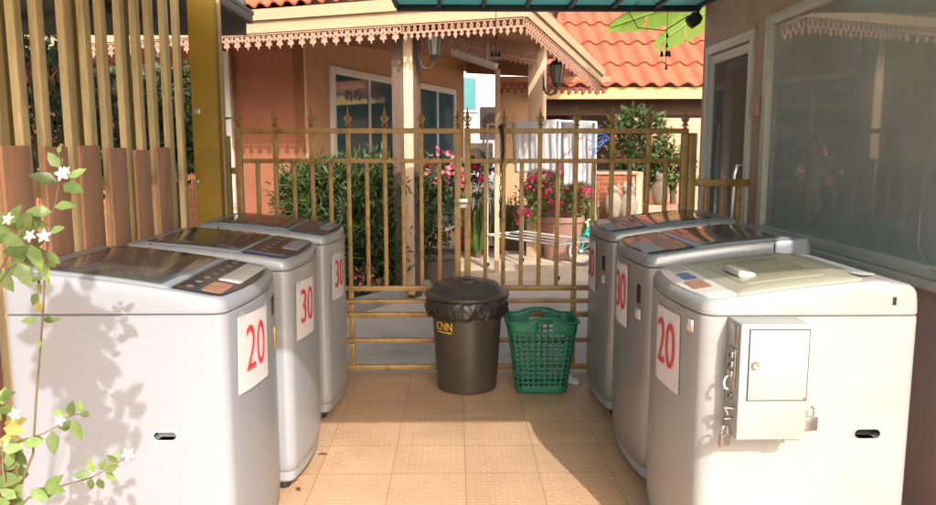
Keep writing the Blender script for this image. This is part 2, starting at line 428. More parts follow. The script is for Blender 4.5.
# ------------------------------------------------------------------ render, light, camera
sc = bpy.context.scene
w = bpy.data.worlds.new('World'); sc.world = w; w.use_nodes = True
bg = w.node_tree.nodes['Background']; sky = w.node_tree.nodes.new('ShaderNodeTexSky'); sky.sky_type = 'NISHITA'
SUN = Vector((-.27, 1.0, -.75))
el = math.atan2(.75, math.hypot(.27, 1.0)); az = PI - math.atan2(.27, 1.0)
sky.sun_disc = False; sky.sun_elevation = el; sky.sun_rotation = az
sky.air_density = 1.0; sky.dust_density = 6.0
w.node_tree.links.new(sky.outputs[0], bg.inputs['Color']); bg.inputs['Strength'].default_value = .15
sl = bpy.data.lights.new('sun', 'SUN'); sl.energy = 2.0; sl.angle = R(.53); sl.color = (1.0, .97, .935)
so = bpy.data.objects.new('sun', sl); C.objects.link(so); so.rotation_euler = SUN.to_track_quat('-Z', 'Y').to_euler(); so.location = (3, -8, 8)
sc.view_settings.view_transform = 'Standard'; sc.view_settings.look = 'None'; sc.view_settings.exposure = 1.18
sc.view_settings.gamma = 1; sc.view_settings.use_curve_mapping = False
cam = bpy.data.cameras.new('camera'); co = bpy.data.objects.new('camera', cam); C.objects.link(co); sc.camera = co
cam.sensor_width = 36; cam.lens = F / 936 * 36; cam.clip_start = .05; cam.clip_end = 600
co.location = CAM; co.rotation_euler = (PI/2 - TH, 0, -YW)

# ------------------------------------------------------------------ setting
GY = 4.80                                    # gate plane
def struct(o): o['kind'] = 'structure'; return o
m = MB(); m.bx(-300, 300, -200, 400, -.5, -.13); struct(m.build('ground', M['earth'], smooth=0))
m = MB(); m.bx(-8, 9, GY + .03, 19, -.125, -.06); struct(m.build('yard', M['yard'], smooth=0))
m = MB(); m.bx(-2.2, 1.9, -4, GY + .02, -.12, 0, .006); struct(m.build('floor', M['tile'], smooth=0))
m = MB(); m.bx(-9, -2.24, -4, GY + .02, -.12, -.03); struct(m.build('side_path', M['yard'], smooth=0))

# ------------------------------------------------------------------ washing machines
def outline(depth, w, r, bow, ins=0.0, rb=.03):
    pts = []
    n = 7
    d0, d1, y0, y1 = -depth + ins, -ins, ins, w - ins
    r = max(r - ins * .5, .012); rb = max(rb - ins * .5, .01)
    def fx(y):
        k = (y - w/2) / (w/2); return d1 + bow * (1 - k*k)
    # near back corner -> along near side to front
    for k in range(n): a = PI + PI/2*k/(n-1); pts.append((d0 + rb + rb*math.cos(a), y0 + rb + rb*math.sin(a)))
    xs = fx(y0 + r)
    for k in range(1, 6): pts.append((d0 + rb + (xs - r - d0 - rb) * k/6, y0))
    for k in range(n): a = -PI/2 + (PI/2 - .25)*k/(n-1); pts.append((xs - r + r*math.cos(a), y0 + r + r*math.sin(a)))
    for k in range(1, 10):
        y = y0 + r + (y1 - y0 - 2*r)*k/10; pts.append((fx(y), y))
    for k in range(n): a = .25 + (PI/2 - .25)*k/(n-1); pts.append((xs - r + r*math.cos(a), y1 - r + r*math.sin(a)))
    for k in range(1, 6): pts.append((xs - r + (d0 + rb - xs + r) * k/6, y1))
    for k in range(n): a = PI/2 + PI/2*k/(n-1); pts.append((d0 + rb + rb*math.cos(a), y1 - rb + rb*math.sin(a)))
    return pts

def washer(label, Xf, Yn, side, p):
    D, W, bow, r = p['D'], p['W'], p['bow'], p['r']
    seam, hf, hb = p['seam'], p['hf'], p['hb']
    root = thing('washing_machine', label, 'washing machine', (Xf - side*D/2, Yn + W/2, 0), 'coin washing machines')
    T = lambda x, y, z: Vector((Xf + side*x, Yn + y, z))
    def zt(x):
        t = min(max(-x / D, -0.15), 1); return hf + (hb - hf) * (.5*t + .5*(1 - (1 - t)**2) if t > 0 else t*1.5) - p.get('drop', 0) * max(0, t - .78)**2 * 8
    taper = p.get('taper', .02)
    def ring(z, ins=0.0, zfn=None, sc=1.0):
        out = []
        for (x, y) in outline(D, W, r, bow, ins):
            if sc != 1: x = -D/2 + (x + D/2)*sc; y = W/2 + (y - W/2)*sc
            out.append(T(x, y, zfn(x) + z if zfn else z))
        return out
    cut = None
    if p.get('slot'):
        sx, sz, sl_, sh = p['slot']
        c = MB(); poly = []
        for k in range(10): a = PI/2 + PI*k/9; poly.append((sx - sl_/2 + sh/2 + sh/2*math.cos(a), sz + sh/2*math.sin(a)))
        for k in range(10): a = -PI/2 + PI*k/9; poly.append((sx + sl_/2 - sh/2 + sh/2*math.cos(a), sz + sh/2*math.sin(a)))
        r0 = [T(x, -.05, z) for x, z in poly]; r1 = [T(x, .045, z) for x, z in poly]
        c.loft([r0, r1]); cut = c.build('cutter', M['gap'], root, smooth=0)
    m = MB()
    m.loft([ring(.085, .012), ring(.10, .003), ring(.14), ring(seam - .012), ring(seam - .004, .001), ring(seam - .0015, .005)])
    m.build('cabinet', p['body'], root, cut=cut)
    if p.get('slot'):
        m = MB(); rim = poly; sc_ = 1.16
        r0 = [T(x, -.002, z) for x, z in poly]
        big = [(sx + (x - sx)*1.1, sz + (z - sz)*1.22) for x, z in poly]
        r1 = [T(x, -.002, z) for x, z in big]; r2 = [T(x, .003, z) for x, z in big]; r3 = [T(x, .03, z) for x, z in poly]
        m.loft([r2, r1, r0, r3], False, False); m.build('handle_rim', p.get('rimmat', p['body']), root)
        m = MB(); m.loft([[T(x, .030, z) for x, z in poly], [T(x, .033, z) for x, z in poly]]); m.build('handle_recess', M['grey_plastic'] if p.get('recess') else M['gap'], root)
    m = MB()
    m.loft([ring(.035, .02), ring(.045, .012), ring(.083, .012)]); m.build('base_skirt', p['skirt'], root)
    for (x, y) in ((-.06, .06), (-.06, W - .06), (-D + .06, .06), (-D + .06, W - .06)):
        m = MB(); c = T(x, y, 0); m.lathe([(.026, 0), (.03, .006), (.03, .03), (.02, .036)], c, 14); m.build('foot', M['black'], root)
    # top cover
    m = MB()
    z0 = seam + .0015
    m.loft([ring(z0, .005), ring(z0 + .003, .001), ring(z0 + .012), ring(-.036, .002, zt), ring(-.016, .005, zt), ring(-.005, .011, zt), ring(0, .022, zt),
            ring(0, .06, zt), ring(0, .06, zt, .75), ring(0, .06, zt, .5), ring(0, .06, zt, .25), ring(0, .06, zt, .03)])
    m.build('top_cover', p['top'], root)
    def slab(x0, x1, y0, y1, t, base=0.0, rc=.02, nx=10):
        """plate following the arched top"""
        mm = MB(); n = 5; pts = []
        for cx, cy, a0 in ((x1 - rc, y1 - rc, 0), (x0 + rc, y1 - rc, PI/2), (x0 + rc, y0 + rc, PI), (x1 - rc, y0 + rc, 3*PI/2)):
            for k in range(n): a = a0 + PI/2*k/(n-1); pts.append((cx + rc*math.cos(a), cy + rc*math.sin(a)))
        q = []
        for i in range(len(pts)):
            a = pts[i]; b = pts[(i+1) % len(pts)]; q.append(a)
            if abs(a[0]-b[0]) > .06:
                for k in range(1, nx): q.append((a[0]+(b[0]-a[0])*k/nx, a[1]+(b[1]-a[1])*k/nx))
        cx, cy = (x0+x1)/2, (y0+y1)/2
        def rg(ins, dz):
            f = lambda v, c, s_: c + (v-c)*max(0, 1 - ins/max(s_, 1e-3))
            return [T(f(x, cx, (x1-x0)/2), f(y, cy, (y1-y0)/2), zt(f(x, cx, (x1-x0)/2)) + base + dz) for x, y in q]
        hh = (y1-y0)/2
        mm.loft([rg(0, -.004), rg(0, t*.6), rg(.004, t), rg(hh*.35, t), rg(hh*.7, t), rg(hh*.97, t)])
        return mm
    l0, l1 = p['lid']
    lid = slab(l0, l1, .022, W - .022, .006).build('lid', p['lidmat'], root)
    if p.get('glass'):
        g0, g1 = p['glass']
        slab(g0, g1, p.get('gi', .036), W - p.get('gi', .036), .004, .005, .02).build('lid_window', p.get('glassmat', M['lid_glass']), lid)
    c0, c1 = p['panel']
    q = [pt for pt in outline(D, W, r, bow, .024) if pt[0] > c0]
    i0 = min(range(len(q)), key=lambda i: q[i][1] - q[i][0]*.001 if q[i][1] < .03 and q[i][0] < c0 + .08 else 9)
    q = q[i0:] + q[:i0]
    q = [(c0, .024)] + q + [(c0, W - .024)] + [(c0, .024 + (W - .048)*k/10) for k in range(9, 0, -1)]
    qx, qy = (c0 + bow*.6)/2, W/2
    def pr_(f, dz): return [T(qx + (x-qx)*f, qy + (y-qy)*f, zt(qx + (x-qx)*f) + dz) for x, y in q]
    mm = MB(); mm.loft([pr_(1, -.004), pr_(1, .004), pr_(.985, .006), pr_(.7, .006), pr_(.4, .006), pr_(.03, .006)]); cp = mm.build('control_panel', p['panelmat'], root)
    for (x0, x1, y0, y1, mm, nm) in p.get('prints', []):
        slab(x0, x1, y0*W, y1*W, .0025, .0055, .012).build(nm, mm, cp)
    for (bxx_, b0_, b1_, nb) in p.get('buttons', []):
        for kb in range(nb):
            yy = (b0_ + (b1_-b0_)*kb/(nb-1))*W
            slab(bxx_ - .011, bxx_ + .011, yy - .014, yy + .014, .002, .0055, .008, 2).build('button', M['button_grey'], cp)
    # black seam between lid and rear cover
    sx_ = p.get('hinge')
    if sx_ is not None:
        mm = MB()
        path = [T(sx_, .004, zt(sx_) - .05), T(sx_, .006, zt(sx_) - .02), T(sx_ - .004, .02, zt(sx_) - .002)] + [T(sx_ - .006, W*k/8, zt(sx_) + .0) for k in range(1, 8)] + \
               [T(sx_ - .004, W - .02, zt(sx_) - .002), T(sx_, W - .006, zt(sx_) - .02), T(sx_, W - .004, zt(sx_) - .05)]
        mm.tube(path, .0045, 6); mm.build('hinge_seam', M['gap'], root)
    # side line of the lid on the near face
    if p.get('sideline'):
        mm = MB(); x0, x1 = p['sideline']
        pts = [T(x0 + (x1-x0)*k/14, .0042 - .003*(k == 0), zt(x0 + (x1-x0)*k/14) - .03) for k in range(15)]
        mm.tube(pts, .0014, 5); mm.build('lid_line', M['grey_plastic'], root)
    # price sheet on the bowed front
    if p.get('sheet'):
        y0, y1, z0_, z1_, txt, tilt = p['sheet']
        ol = outline(D, W, r, bow)
        front = sorted([(y, x) for x, y in ol if x > -.12])
        def fx(y):
            best = front[0][1]
            for (ya, xa), (yb, xb) in zip(front, front[1:]):
                if ya <= y <= yb and yb > ya: return xa + (xb-xa)*(y-ya)/(yb-ya)
            return best
        cy, cz = (y0+y1)/2, (z0_+z1_)/2; ct, st = math.cos(tilt), math.sin(tilt)
        def S(u, v, off):                      # u to the reader's right, v up
            uu = u*ct - v*st; vv = u*st + v*ct
            yy = cy + side*uu
            return T(fx(min(max(yy, .012), W-.012)) + off, yy, cz + vv)
        hw, hh = (y1-y0)/2, (z1_-z0_)/2
        mm = MB(); mm.grid(lambda a, b: S(hw*(2*a-1), hh*(2*b-1), .004 + .006*max(0, .2-b)*abs(math.sin(a*5))), 10, 8)
        sh = mm.build('price_sheet', M['paper'], root, smooth=70, recalc=False)
        text_mesh('lettering', txt, hh*1.72, M['red'], sh, (0, 0, 0), (1, 0, 0), (0, 1, 0), sx=.88, thin=-.0018, bend=lambda u, v, n: S(u, v + hh*.04, .0075 + .0015 + n*.5))
        for sx2 in (-1, 1):
            mm = MB(); mm.grid(lambda a, b: S(sx2*hw*.8 + .022*(a-.5)*2, hh + .014*(b-.5)*2, .0062), 2, 2)
            mm.build('tape', M['tape'], root, smooth=60, recalc=False)
    # small maker's badge / energy stickers on the front
    for (y0, y1, z0_, z1_, mm_) in p.get('stick', []):
        ol = outline(D, W, r, bow); front = sorted([(y, x) for x, y in ol if x > -.12])
        def fx2(y):
            for (ya, xa), (yb, xb) in zip(front, front[1:]):
                if ya <= y <= yb and yb > ya: return xa + (xb-xa)*(y-ya)/(yb-ya)
            return 0
        mm = MB(); mm.grid(lambda a, b: T(fx2(y0+(y1-y0)*a) + .003, y0+(y1-y0)*a, z0_+(z1_-z0_)*b), 3, 2)
        mm.build('sticker', mm_, root, solid=.0008, recalc=False)
    return root, T, zt

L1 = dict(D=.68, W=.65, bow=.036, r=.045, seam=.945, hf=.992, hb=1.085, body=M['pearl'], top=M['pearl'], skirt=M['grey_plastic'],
          lid=(-.60, -.175), lidmat=M['pearl'], glass=(-.585, -.20), panel=(-.165, -.005), panelmat=M['panel'], hinge=-.56, sideline=(-.60, -.16),
          slot=(-.20, .555, .072, .026), rimmat=M['plate'],
          prints=[(-.088, -.012, .36, .93, M['plate'], 'white_plate'), (-.085, -.02, .07, .31, M['print_reflection'], 'print_and_reflection')],  # the orange strip is a reflection painted onto the panel
          buttons=[(-.125, .12, .88, 7)], recess=True, sheet=(.07, .36, .655, .91, '20', -.06), stick=[(.52, .60, .70, .78, M['sticker']), (.50, .59, .83, .90, M['panel'])])
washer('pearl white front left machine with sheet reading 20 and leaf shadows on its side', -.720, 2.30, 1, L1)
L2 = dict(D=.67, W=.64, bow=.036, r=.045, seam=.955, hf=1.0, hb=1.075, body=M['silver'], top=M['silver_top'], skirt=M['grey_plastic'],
          lid=(-.60, -.20), lidmat=M['silver_top'], glass=(-.59, -.21), panel=(-.19, -.005), panelmat=M['panel'], hinge=-.56, sideline=(-.60, -.18),
          prints=[(-.085, -.012, .40, .92, M['silver_top'], 'grey_plate')],
          buttons=[(-.135, .12, .88, 7)], sheet=(.06, .315, .64, .89, '30', -.05))
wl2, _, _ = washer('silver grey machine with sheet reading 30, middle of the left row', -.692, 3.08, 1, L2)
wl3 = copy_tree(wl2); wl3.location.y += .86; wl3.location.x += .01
wl3['label'] = 'silver grey machine with sheet reading 30, nearest the gate on the left'
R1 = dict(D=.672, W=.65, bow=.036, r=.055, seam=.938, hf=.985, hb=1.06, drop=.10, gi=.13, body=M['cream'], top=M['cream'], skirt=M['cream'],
          lid=(-.50, -.10), lidmat=M['cream_top'], glass=(-.43, -.16), glassmat=M['olive_lid'], panel=(-.10, .0), panelmat=M['plate'],
          slot=(-.53, .557, .082, .03), rimmat=M['cream'],
          prints=[(-.075, -.012, .25, .46, M['print_reflection'], 'print_and_reflection'), (-.075, -.03, .50, .70, M['panel_blue'], 'blue_print')] + [(-.09 + .012*k_, -.086 + .012*k_, .74, .90, M['grey_plastic'], 'printed_line') for k_ in range(5)],
          sheet=(.16, .42, .63, .90, '20', .03), stick=[(.07, .12, .87, .91, M['paper'])])
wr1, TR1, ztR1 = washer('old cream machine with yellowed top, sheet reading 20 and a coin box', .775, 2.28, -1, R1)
R2 = dict(D=.68, W=.64, bow=.036, r=.045, seam=.965, hf=1.015, hb=1.09, body=M['steel'], top=M['steel_top'], skirt=M['grey_plastic'],
          lid=(-.60, -.20), lidmat=M['steel_top'], glass=(-.56, -.23), panel=(-.19, -.005), panelmat=M['panel'], hinge=-.52, sideline=(-.50, -.16),
          prints=[(-.17, -.10, .08, .45, M['print_reflection'], 'print_and_reflection'), (-.165, -.105, .5, .6, M['panel_blue'], 'blue_print'), (-.17, -.10, .65, .92, M['print_reflection'], 'print_and_reflection'), (-.08, .0, .12, .6, M['grey_plastic'], 'grey_plate')],
          sheet=(.22, .46, .655, .935, '30', .03), stick=[(.07, .105, .80, .88, M['gap']), (.06, .12, .73, .775, M['paper'])])
wr2, _, _ = washer('dark silver machine with sheet reading 30, middle of the right row', .80, 3.08, -1, R2)
wr3 = copy_tree(wr2); wr3.location.y += .88; wr3.location.x += .02
wr3['label'] = 'dark silver machine nearest the gate on the right, beside the green basket'

P_R1 = None
# extra bits on the cream machine: cover slot, sticker, coin box
m = MB(); m.bx(1.355, 1.367, 2.279, 2.2835, .972, .998, .002); m.build('cover_slot', M['gap'], wr1)
m = MB(); zc = ztR1(-.21) + .014; c = TR1(-.21, .30, zc); m.box(c, (.06, .15, .022), Matrix.Rotation(.16, 3, 'Y'), .006); m.build('lid_handle', M['plate'], wr1)
m = MB(); z = ztR1(-.55); m.lathe([(.0, .001), (.035, .0015), (.036, .003), (.001, .004)], TR1(-.545, .12, z), 20, Matrix.Rotation(0, 3, 'Z')); m.build('round_sticker', M['plate'], wr1)
Yb = 2.165                                                   # coin box front plane
b0, b1 = aY(736, 440, Yb), aY(812, 324, Yb)
bx0, bx1, bz0, bz1 = b0.x, b1.x, b0.z, b1.z
m = MB(); m.bx(bx0, bx1, Yb, 2.279, bz0, bz1, .004); cb = m.build('coin_box', M['cream'], wr1)
d0, d1 = aY(747, 400, Yb), aY(811, 330, Yb)
m = MB(); m.bx(d0.x, d1.x - .004, Yb - .004, Yb + .01, d0.z, d1.z, .0015); m.build('coin_box_door', M['cream'], cb)
m = MB()
for (xa, xb, za, zb) in ((d0.x-.003, d0.x-.0005, d0.z-.003, d1.z+.003), (d1.x-.0035, d1.x-.001, d0.z-.003, d1.z+.003), (d0.x-.0005, d1.x-.0035, d0.z-.003, d0.z-.0005), (d0.x-.0005, d1.x-.0035, d1.z+.0005, d1.z+.003)):
    m.bx(xa, xb, Yb - .0008, Yb + .002, za, zb)
m.build('door_gap', M['gap'], cb)
RY = Matrix.Rotation(R(90), 3, 'X')
lk = aY(755, 365, Yb)
m = MB(); m.lathe([(.012, 0), (.012, .006), (.010, .009), (.006, .009), (.006, .007), (.001, .007)], (lk.x, Yb - .004, lk.z), 20, RY); m.build('lock', M['steelmetal'], cb)
m = MB(); m.bx(d1.x - .012, d1.x - .002, Yb - .0046, Yb - .0042, d0.z + .001, d0.z + .008); m.build('rust_stain', M['rust'], cb)
m = MB(); m.bx(bx0 + .15, bx0 + .195, Yb + .01, Yb + .07, bz0 - .012, bz0 - .001, .002); m.build('bottom_tab', M['cream'], cb)
xs = bx0
m = MB()
m.bx(xs - .004, xs - .001, Yb + .02, Yb + .09, bz1 - .075, bz1 - .012, .001); m.bx(xs - .006, xs - .001, Yb + .025, Yb + .085, bz1 - .20, bz1 - .085, .0015)
for zz in (.10, .13, .16): m.bx(xs - .012, xs - .004, Yb + .035, Yb + .075, bz1 - zz - .012, bz1 - zz + .006, .001)
m.build('coin_plate', M['steelmetal'], cb)
m = MB()
for zz in (.106, .136): m.bx(xs - .0128, xs - .0122, Yb + .05, Yb + .058, bz1 - zz - .008, bz1 - zz + .008)
m.build('coin_slot', M['gap'], cb)
m = MB(); m.tube([(xs - .004, Yb + .055, bz1 - .17), (xs - .022, Yb + .05, bz1 - .175), (xs - .03, Yb + .045, bz1 - .19), (xs - .028, Yb + .04, bz1 - .205), (xs - .018, Yb + .04, bz1 - .21)], [.004, .005, .0055, .0055, .006], 8); m.build('coin_lever', M['steelmetal'], cb)
RX = Matrix.Rotation(R(-90), 3, 'Y')
m = MB(); m.lathe([(.011, 0), (.011, .006), (.007, .008), (.007, .004), (.001, .004)], (xs - .001, Yb + .055, bz1 - .235), 18, RX); m.build('key_lock', M['steelmetal'], cb)
m = MB(); m.bar((xs, Yb + .03, bz1 - .265), (xs - .033, Yb + .03, bz1 - .262), .02, .004); m.bar((xs - .03, Yb + .03, bz1 - .262), (xs - .02, Yb + .03, bz1 - .285), .02, .003)
m.bar((xs, Yb + .04, bz1 - .30), (xs - .026, Yb + .04, bz1 - .302), .016, .004); m.build('hasp', M['steelmetal'], cb)

def padlock(label, c, yaw, s=1.0):
    root = thing('padlock', label, 'padlock', c, 'padlocks on the coin box'); c = Vector(c)
    Mx = Matrix.Rotation(yaw, 3, 'Z')
    m = MB(); m.box(c + Vector((0, 0, .019*s)), (.040*s, .016*s, .038*s), Mx, .003); m.bx
    m.build('lock_body', M['steelmetal'], root)
    pts = [c + Mx @ Vector((.012*s*x, 0, z*s)) for x, z in ((-1, .036), (-1, .052))] + [c + Mx @ Vector((.012*s*math.cos(a), 0, .052*s + .012*s*math.sin(a))) for a in [PI - PI*k/8 for k in range(1, 8)]] + [c + Mx @ Vector((.012*s, 0, z*s)) for z in (.052, .036)]
    m = MB(); m.tube(pts, .0032*s, 8); m.build('shackle', M['handle'], root)
padlock('steel padlock hanging on the hasp at the left side of the coin box', (xs - .024, Yb + .03, bz0 - .03), .5)
padlock('steel padlock sticking out on the right side of the coin box', (bx1 + .024, Yb + .025, bz0 + .02), .25, 1.15)

# ------------------------------------------------------------------ bin and basket
bc = fl(468, 395); bcx = aY(467, 380, 4.52).x; BY = 4.52
root = thing('rubbish_bin', 'tall black plastic bin with lid and black bag folded over its rim', 'bin', (bcx, BY, 0))
m = MB(); m.lathe([(.165, 0), (.182, .012), (.185, .05), (.205, .35), (.212, .50), (.235, .505), (.238, .555), (.228, .56)], (bcx, BY, 0), 40)
body = m.build('bin_body', M['binp'], root)
m = MB(); seg = 72; rings = []
for j, (rr, zz, am) in enumerate(((.236, .575, .002), (.247, .565, .003), (.251, .545, .005), (.248, .515, .006), (.243, .485, .008), (.232, .465, .007), (.2155, .46, .003))):
    rings.append([Vector((bcx + (rr + am*(math.sin(9*a + j) + .8*math.sin(23*a + 3*j) + .7*math.sin(31*a + 5*j)))*math.cos(a), BY + (rr + am*(math.sin(9*a + j) + .8*math.sin(23*a + 3*j) + .7*math.sin(31*a + 5*j)))*math.sin(a), zz + (.007*math.sin(5*a+1) + .006*math.sin(13*a) if j > 3 else 0))) for a in [2*PI*k/seg for k in range(seg)]])
m.loft(rings, False, False); m.build('bin_bag', M['bag'], root)
m = MB(); m.lathe([(.25, .572), (.258, .578), (.258, .592), (.246, .600), (.225, .604), (.20, .635), (.188, .652), (.17, .660), (.10, .664), (.001, .665)], (bcx, BY, 0), 44, cap1=False); lid = m.build('bin_lid', M['binp'], root)
m = MB(); m.tube([(bcx - .06, BY - .02, .660), (bcx - .045, BY - .02, .678), (bcx, BY - .02, .684), (bcx + .045, BY - .02, .678), (bcx + .06, BY - .02, .660)], .011, 8); m.lathe([(.09, .664), (.088, .670), (.075, .670), (.07, .666)], (bcx, BY - .01, 0), 30, cap0=False, cap1=False); m.build('lid_handle', M['binp'], lid)
def bend_bin(u, v, n):
    a = -PI/2 - .72 + u / .21; zz = .415 + v; rr = .185 + (zz - .05)*.0667 + .0035 + n
    return Vector((bcx + rr*math.cos(a), BY + rr*math.sin(a), zz))
text_mesh('lettering', 'CNN', .070, M['yellow'], root, (0, 0, 0), (1, 0, 0), (0, 0, 1), sx=.8, bend=bend_bin)
m = MB(); m.grid(lambda a, b: bend_bin(-.055 + .11*a, -.038 + .008*b, .0), 8, 1); m.build('lettering', M['yellow'], root, solid=.001)

kc = aY(540, 390, 4.48).x; KY = 4.48
root = thing('laundry_basket', 'green plastic laundry basket with square holes beside the black bin', 'basket', (kc, KY, 0))
NP, NH = 64, 29
def ksec(t, ins=0.0, n=40):                                     # rounded rectangle section at height fraction t
    hw = .150 + .058*t - ins; hd = .118 + .030*t - ins; rr = .05
    pts = []
    per = []
    for cx, cy, a0 in ((hw - rr, hd - rr, 0), (-hw + rr, hd - rr, PI/2), (-hw + rr, -hd + rr, PI), (hw - rr, -hd + rr, 3*PI/2)):
        for k in range(6): a = a0 + PI/2*k/5; per.append((cx + rr*math.cos(a), cy + rr*math.sin(a)))
    Ls = [0]
    for i in range(len(per)): a = per[i]; b = per[(i+1) % len(per)]; Ls.append(Ls[-1] + math.hypot(b[0]-a[0], b[1]-a[1]))
    for k in range(n):
        kk = (k//2)*2 + (0 if k % 2 == 0 else .62) if n == NP else k
        s_ = Ls[-1]*kk/n; i = max(j for j in range(len(per)) if Ls[j] <= s_ + 1e-9); f = (s_ - Ls[i])/max(1e-9, Ls[i+1]-Ls[i]); a = per[i]; b = per[(i+1) % len(per)]
        pts.append((a[0] + (b[0]-a[0])*f, a[1] + (b[1]-a[1])*f))
    return pts
KH = .435
rings = []
def kz(x, y, t):
    jj = t*NH; f0 = int(jj + 1e-6); t = ((f0//2)*2 + (0 if f0 % 2 == 0 else .62))/NH if t < .999 else t
    return .008 + KH*t + (.028*max(0, t-.86)/.14*(1 if abs(y) > .05 else 1)*math.exp(-(x/.10)**4) if t > .86 else 0)
for j in range(NH + 1):
    t = j/NH; rings.append([Vector((kc + x, KY + y, kz(x, y, t))) for x, y in ksec(t, 0, NP)])
m = MB(); vs = [[m.bm.verts.new(p) for p in r_] for r_ in rings]
for j in range(NH):
    for i in range(NP):
        q = ksec(j/NH, 0, NP)[i]
        hole = (i % 2 == 1) and (j % 2 == 1) and 2 < j < 24
        hand = 25 <= j <= 27 and abs(q[0]) < .045 and abs(q[1]) > .1
        if hole or hand: continue
        k = (i+1) % NP; m.bm.faces.new((vs[j][i], vs[j][k], vs[j+1][k], vs[j+1][i]))
m.build('basket_wall', M['green'], root, solid=.004, smooth=30)
m = MB(); m.loft([[Vector((kc + x, KY + y, zz)) for x, y in ksec(0, ins, 40)] for ins, zz in ((.004, .002), (0, .006), (0, .014), (.006, .014))]); m.build('basket_base', M['green'], root)
m = MB(); rr = [Vector((kc + x, KY + y, kz(x, y, 1.0) - .002)) for x, y in ksec(1.06, -.004, 92)]; m.tube(rr, .0085, 6, closed=True)
rr = [Vector((kc + x, KY + y, .008 + KH*.865)) for x, y in ksec(.88, -.002, 60)]; m.tube(rr, .005, 6, closed=True)
m.build('basket_rim', M['green'], root)
p = fl(573, 386); m = MB(); m.grid(lambda a, b: (p.x - .03 + .07*a, p.y + .03 + .04*b, .004 + .05*b*(1 - .4*a) + .006*math.sin(a*6)), 5, 4); tag(m.build('paper_scrap', M['paper'], smooth=60, solid=.0008, loc=(p.x, p.y, 0)), 'small white paper scrap on the floor right of the green basket', 'paper')

for i, (px, py, lb) in enumerate(((318, 455, 'curled dry brown leaf on the sunlit tiles by the middle left machine'), (300, 492, 'dry brown twig leaf at the front left of the tiles'), (583, 384, 'tiny dry leaf on the shaded tiles by the back right machine'))):
    p = fl(px, py); m = MB(); m.leaf(p + Zv_*.004, (math.cos(i*2.1), math.sin(i*2.1), .15), (0, 0, 1), .05, .02, .5, .2); tag(m.build('dry_leaf', M['leafy'] if i == 2 else M['bark'], loc=(p.x, p.y, 0), recalc=False), lb, 'leaf', 'dry leaves on the floor')

# ------------------------------------------------------------------ gate
def zY(y, Y=GY, x=460): return aY(x, y, Y).z
Zr = dict(top=zY(131), mid=zY(161), low=zY(288), l2=zY(301), l3=zY(314.5), l4=zY(340), bot=zY(366.5))
def finial_mesh():
    m = MB(); prof = [(0, 0), (.010, 0), (.010, .012), (.006, .018), (.014, .030), (.006, .036), (.005, .045)]
    m.lathe([(.012, 0), (.012, .008), (.006, .014), (.012, .022), (.013, .028), (.006, .036), (.0055, .05), (.010, .062), (.011, .072), (.007, .095), (.001, .135)], (0, 0, 0), 8)
    m.prism([(0, .045), (.011, .058), (.013, .072), (.008, .092), (0, .140), (-.008, .092), (-.013, .072), (-.011, .058)], (0, .004, 0), (1, 0, 0), (0, 0, 1), .008)
    for s_ in (1, -1):
        m.strip([(0, .034), (s_*.010, .044), (s_*.019, .056), (s_*.021, .068), (s_*.016, .073), (s_*.013, .066)], [.012, .013, .012, .010, .007, .005], (0, .0045 - .0004*s_, 0), (1, 0, 0), (0, 0, 1), .009)
        m.strip([(0, .032), (s_*.012, .026), (s_*.017, .016), (s_*.013, .010)], [.010, .009, .007, .004], (0, .0048 - .0004*s_, 0), (1, 0, 0), (0, 0, 1), .0096)
    return m
fin_src = None
def gate_leaf(label, xa, xb):
    global fin_src
    root = thing('metal_gate', label, 'gate', ((xa+xb)/2, GY, 0), 'gate leaves')
    m = MB(); g = .0008
    xs_ = [xa + (xb-xa)*k/6 for k in range(7)]
    for x in (xa, xb): m.bx(x - .02, x + .02, GY - .02, GY + .02, Zr['bot'] - .018, Zr['top'] - .0165, .003)
    m.bx(xa - .02, xb + .02, GY - .021, GY + .021, Zr['top'] - .016, Zr['top'] + .016, .003)
    for k, h in (('mid', .014), ('low', .016), ('l2', .012), ('l3', .016), ('l4', .014), ('bot', .016)): m.bx(xa + .0205, xb - .0205, GY - .016, GY + .016, Zr[k] - h, Zr[k] + h, .002)
    m.build('gate_frame', M['gate'], root)
    for k in range(1, 6):
        m = MB(); m.bx(xs_[k] - .014, xs_[k] + .014, GY - .014, GY + .014, Zr['mid'] + .0142, Zr['top'] - .0165, .002); m.build('upper_bar', M['gate'], root)
    for k in range(1, 12):
        x = xa + (xb-xa)*k/12
        m = MB(); m.bx(x - .0125, x + .0125, GY - .0125, GY + .0125, Zr['low'] + .0162, Zr['mid'] - .0142, .002); m.build('bar', M['gate'], root)
    x = (xa+xb)/2
    for a, b in (('low', 'l2'), ('l2', 'l3'), ('l3', 'l4'), ('l4', 'bot')):
        m = MB(); m.bx(x - .016, x + .016, GY - .0145, GY + .0145, Zr[b] + .0165, Zr[a] - .0165, .002); m.build('lower_bar', M['gate'], root)
    for x in xs_:
        o = finial_mesh().build('finial', M['gate_fin'], root) if fin_src is None else bpy.data.objects.new('finial', fin_src)
        if fin_src is None:
            # mesh is in world coords around origin: bring it back
            for v in o.data.vertices: v.co += root.location
            fin_src = o.data
        else: C.objects.link(o); o.parent = root
        o.location = Vector((x, GY, Zr['top'] + .015)) - root.location
    return root
gx0, gxm0, gxm1, gx1 = aY(238, 131, GY).x, aY(457.5, 131, GY).x, aY(467.5, 131, GY).x, aY(685, 131, GY).x
gl = gate_leaf('left leaf of the brown gold barred gate, behind the silver machines and shrub', gx0, gxm0)
gr = gate_leaf('right leaf of the brown gold barred gate, before the laundry rack', gxm1, gx1)
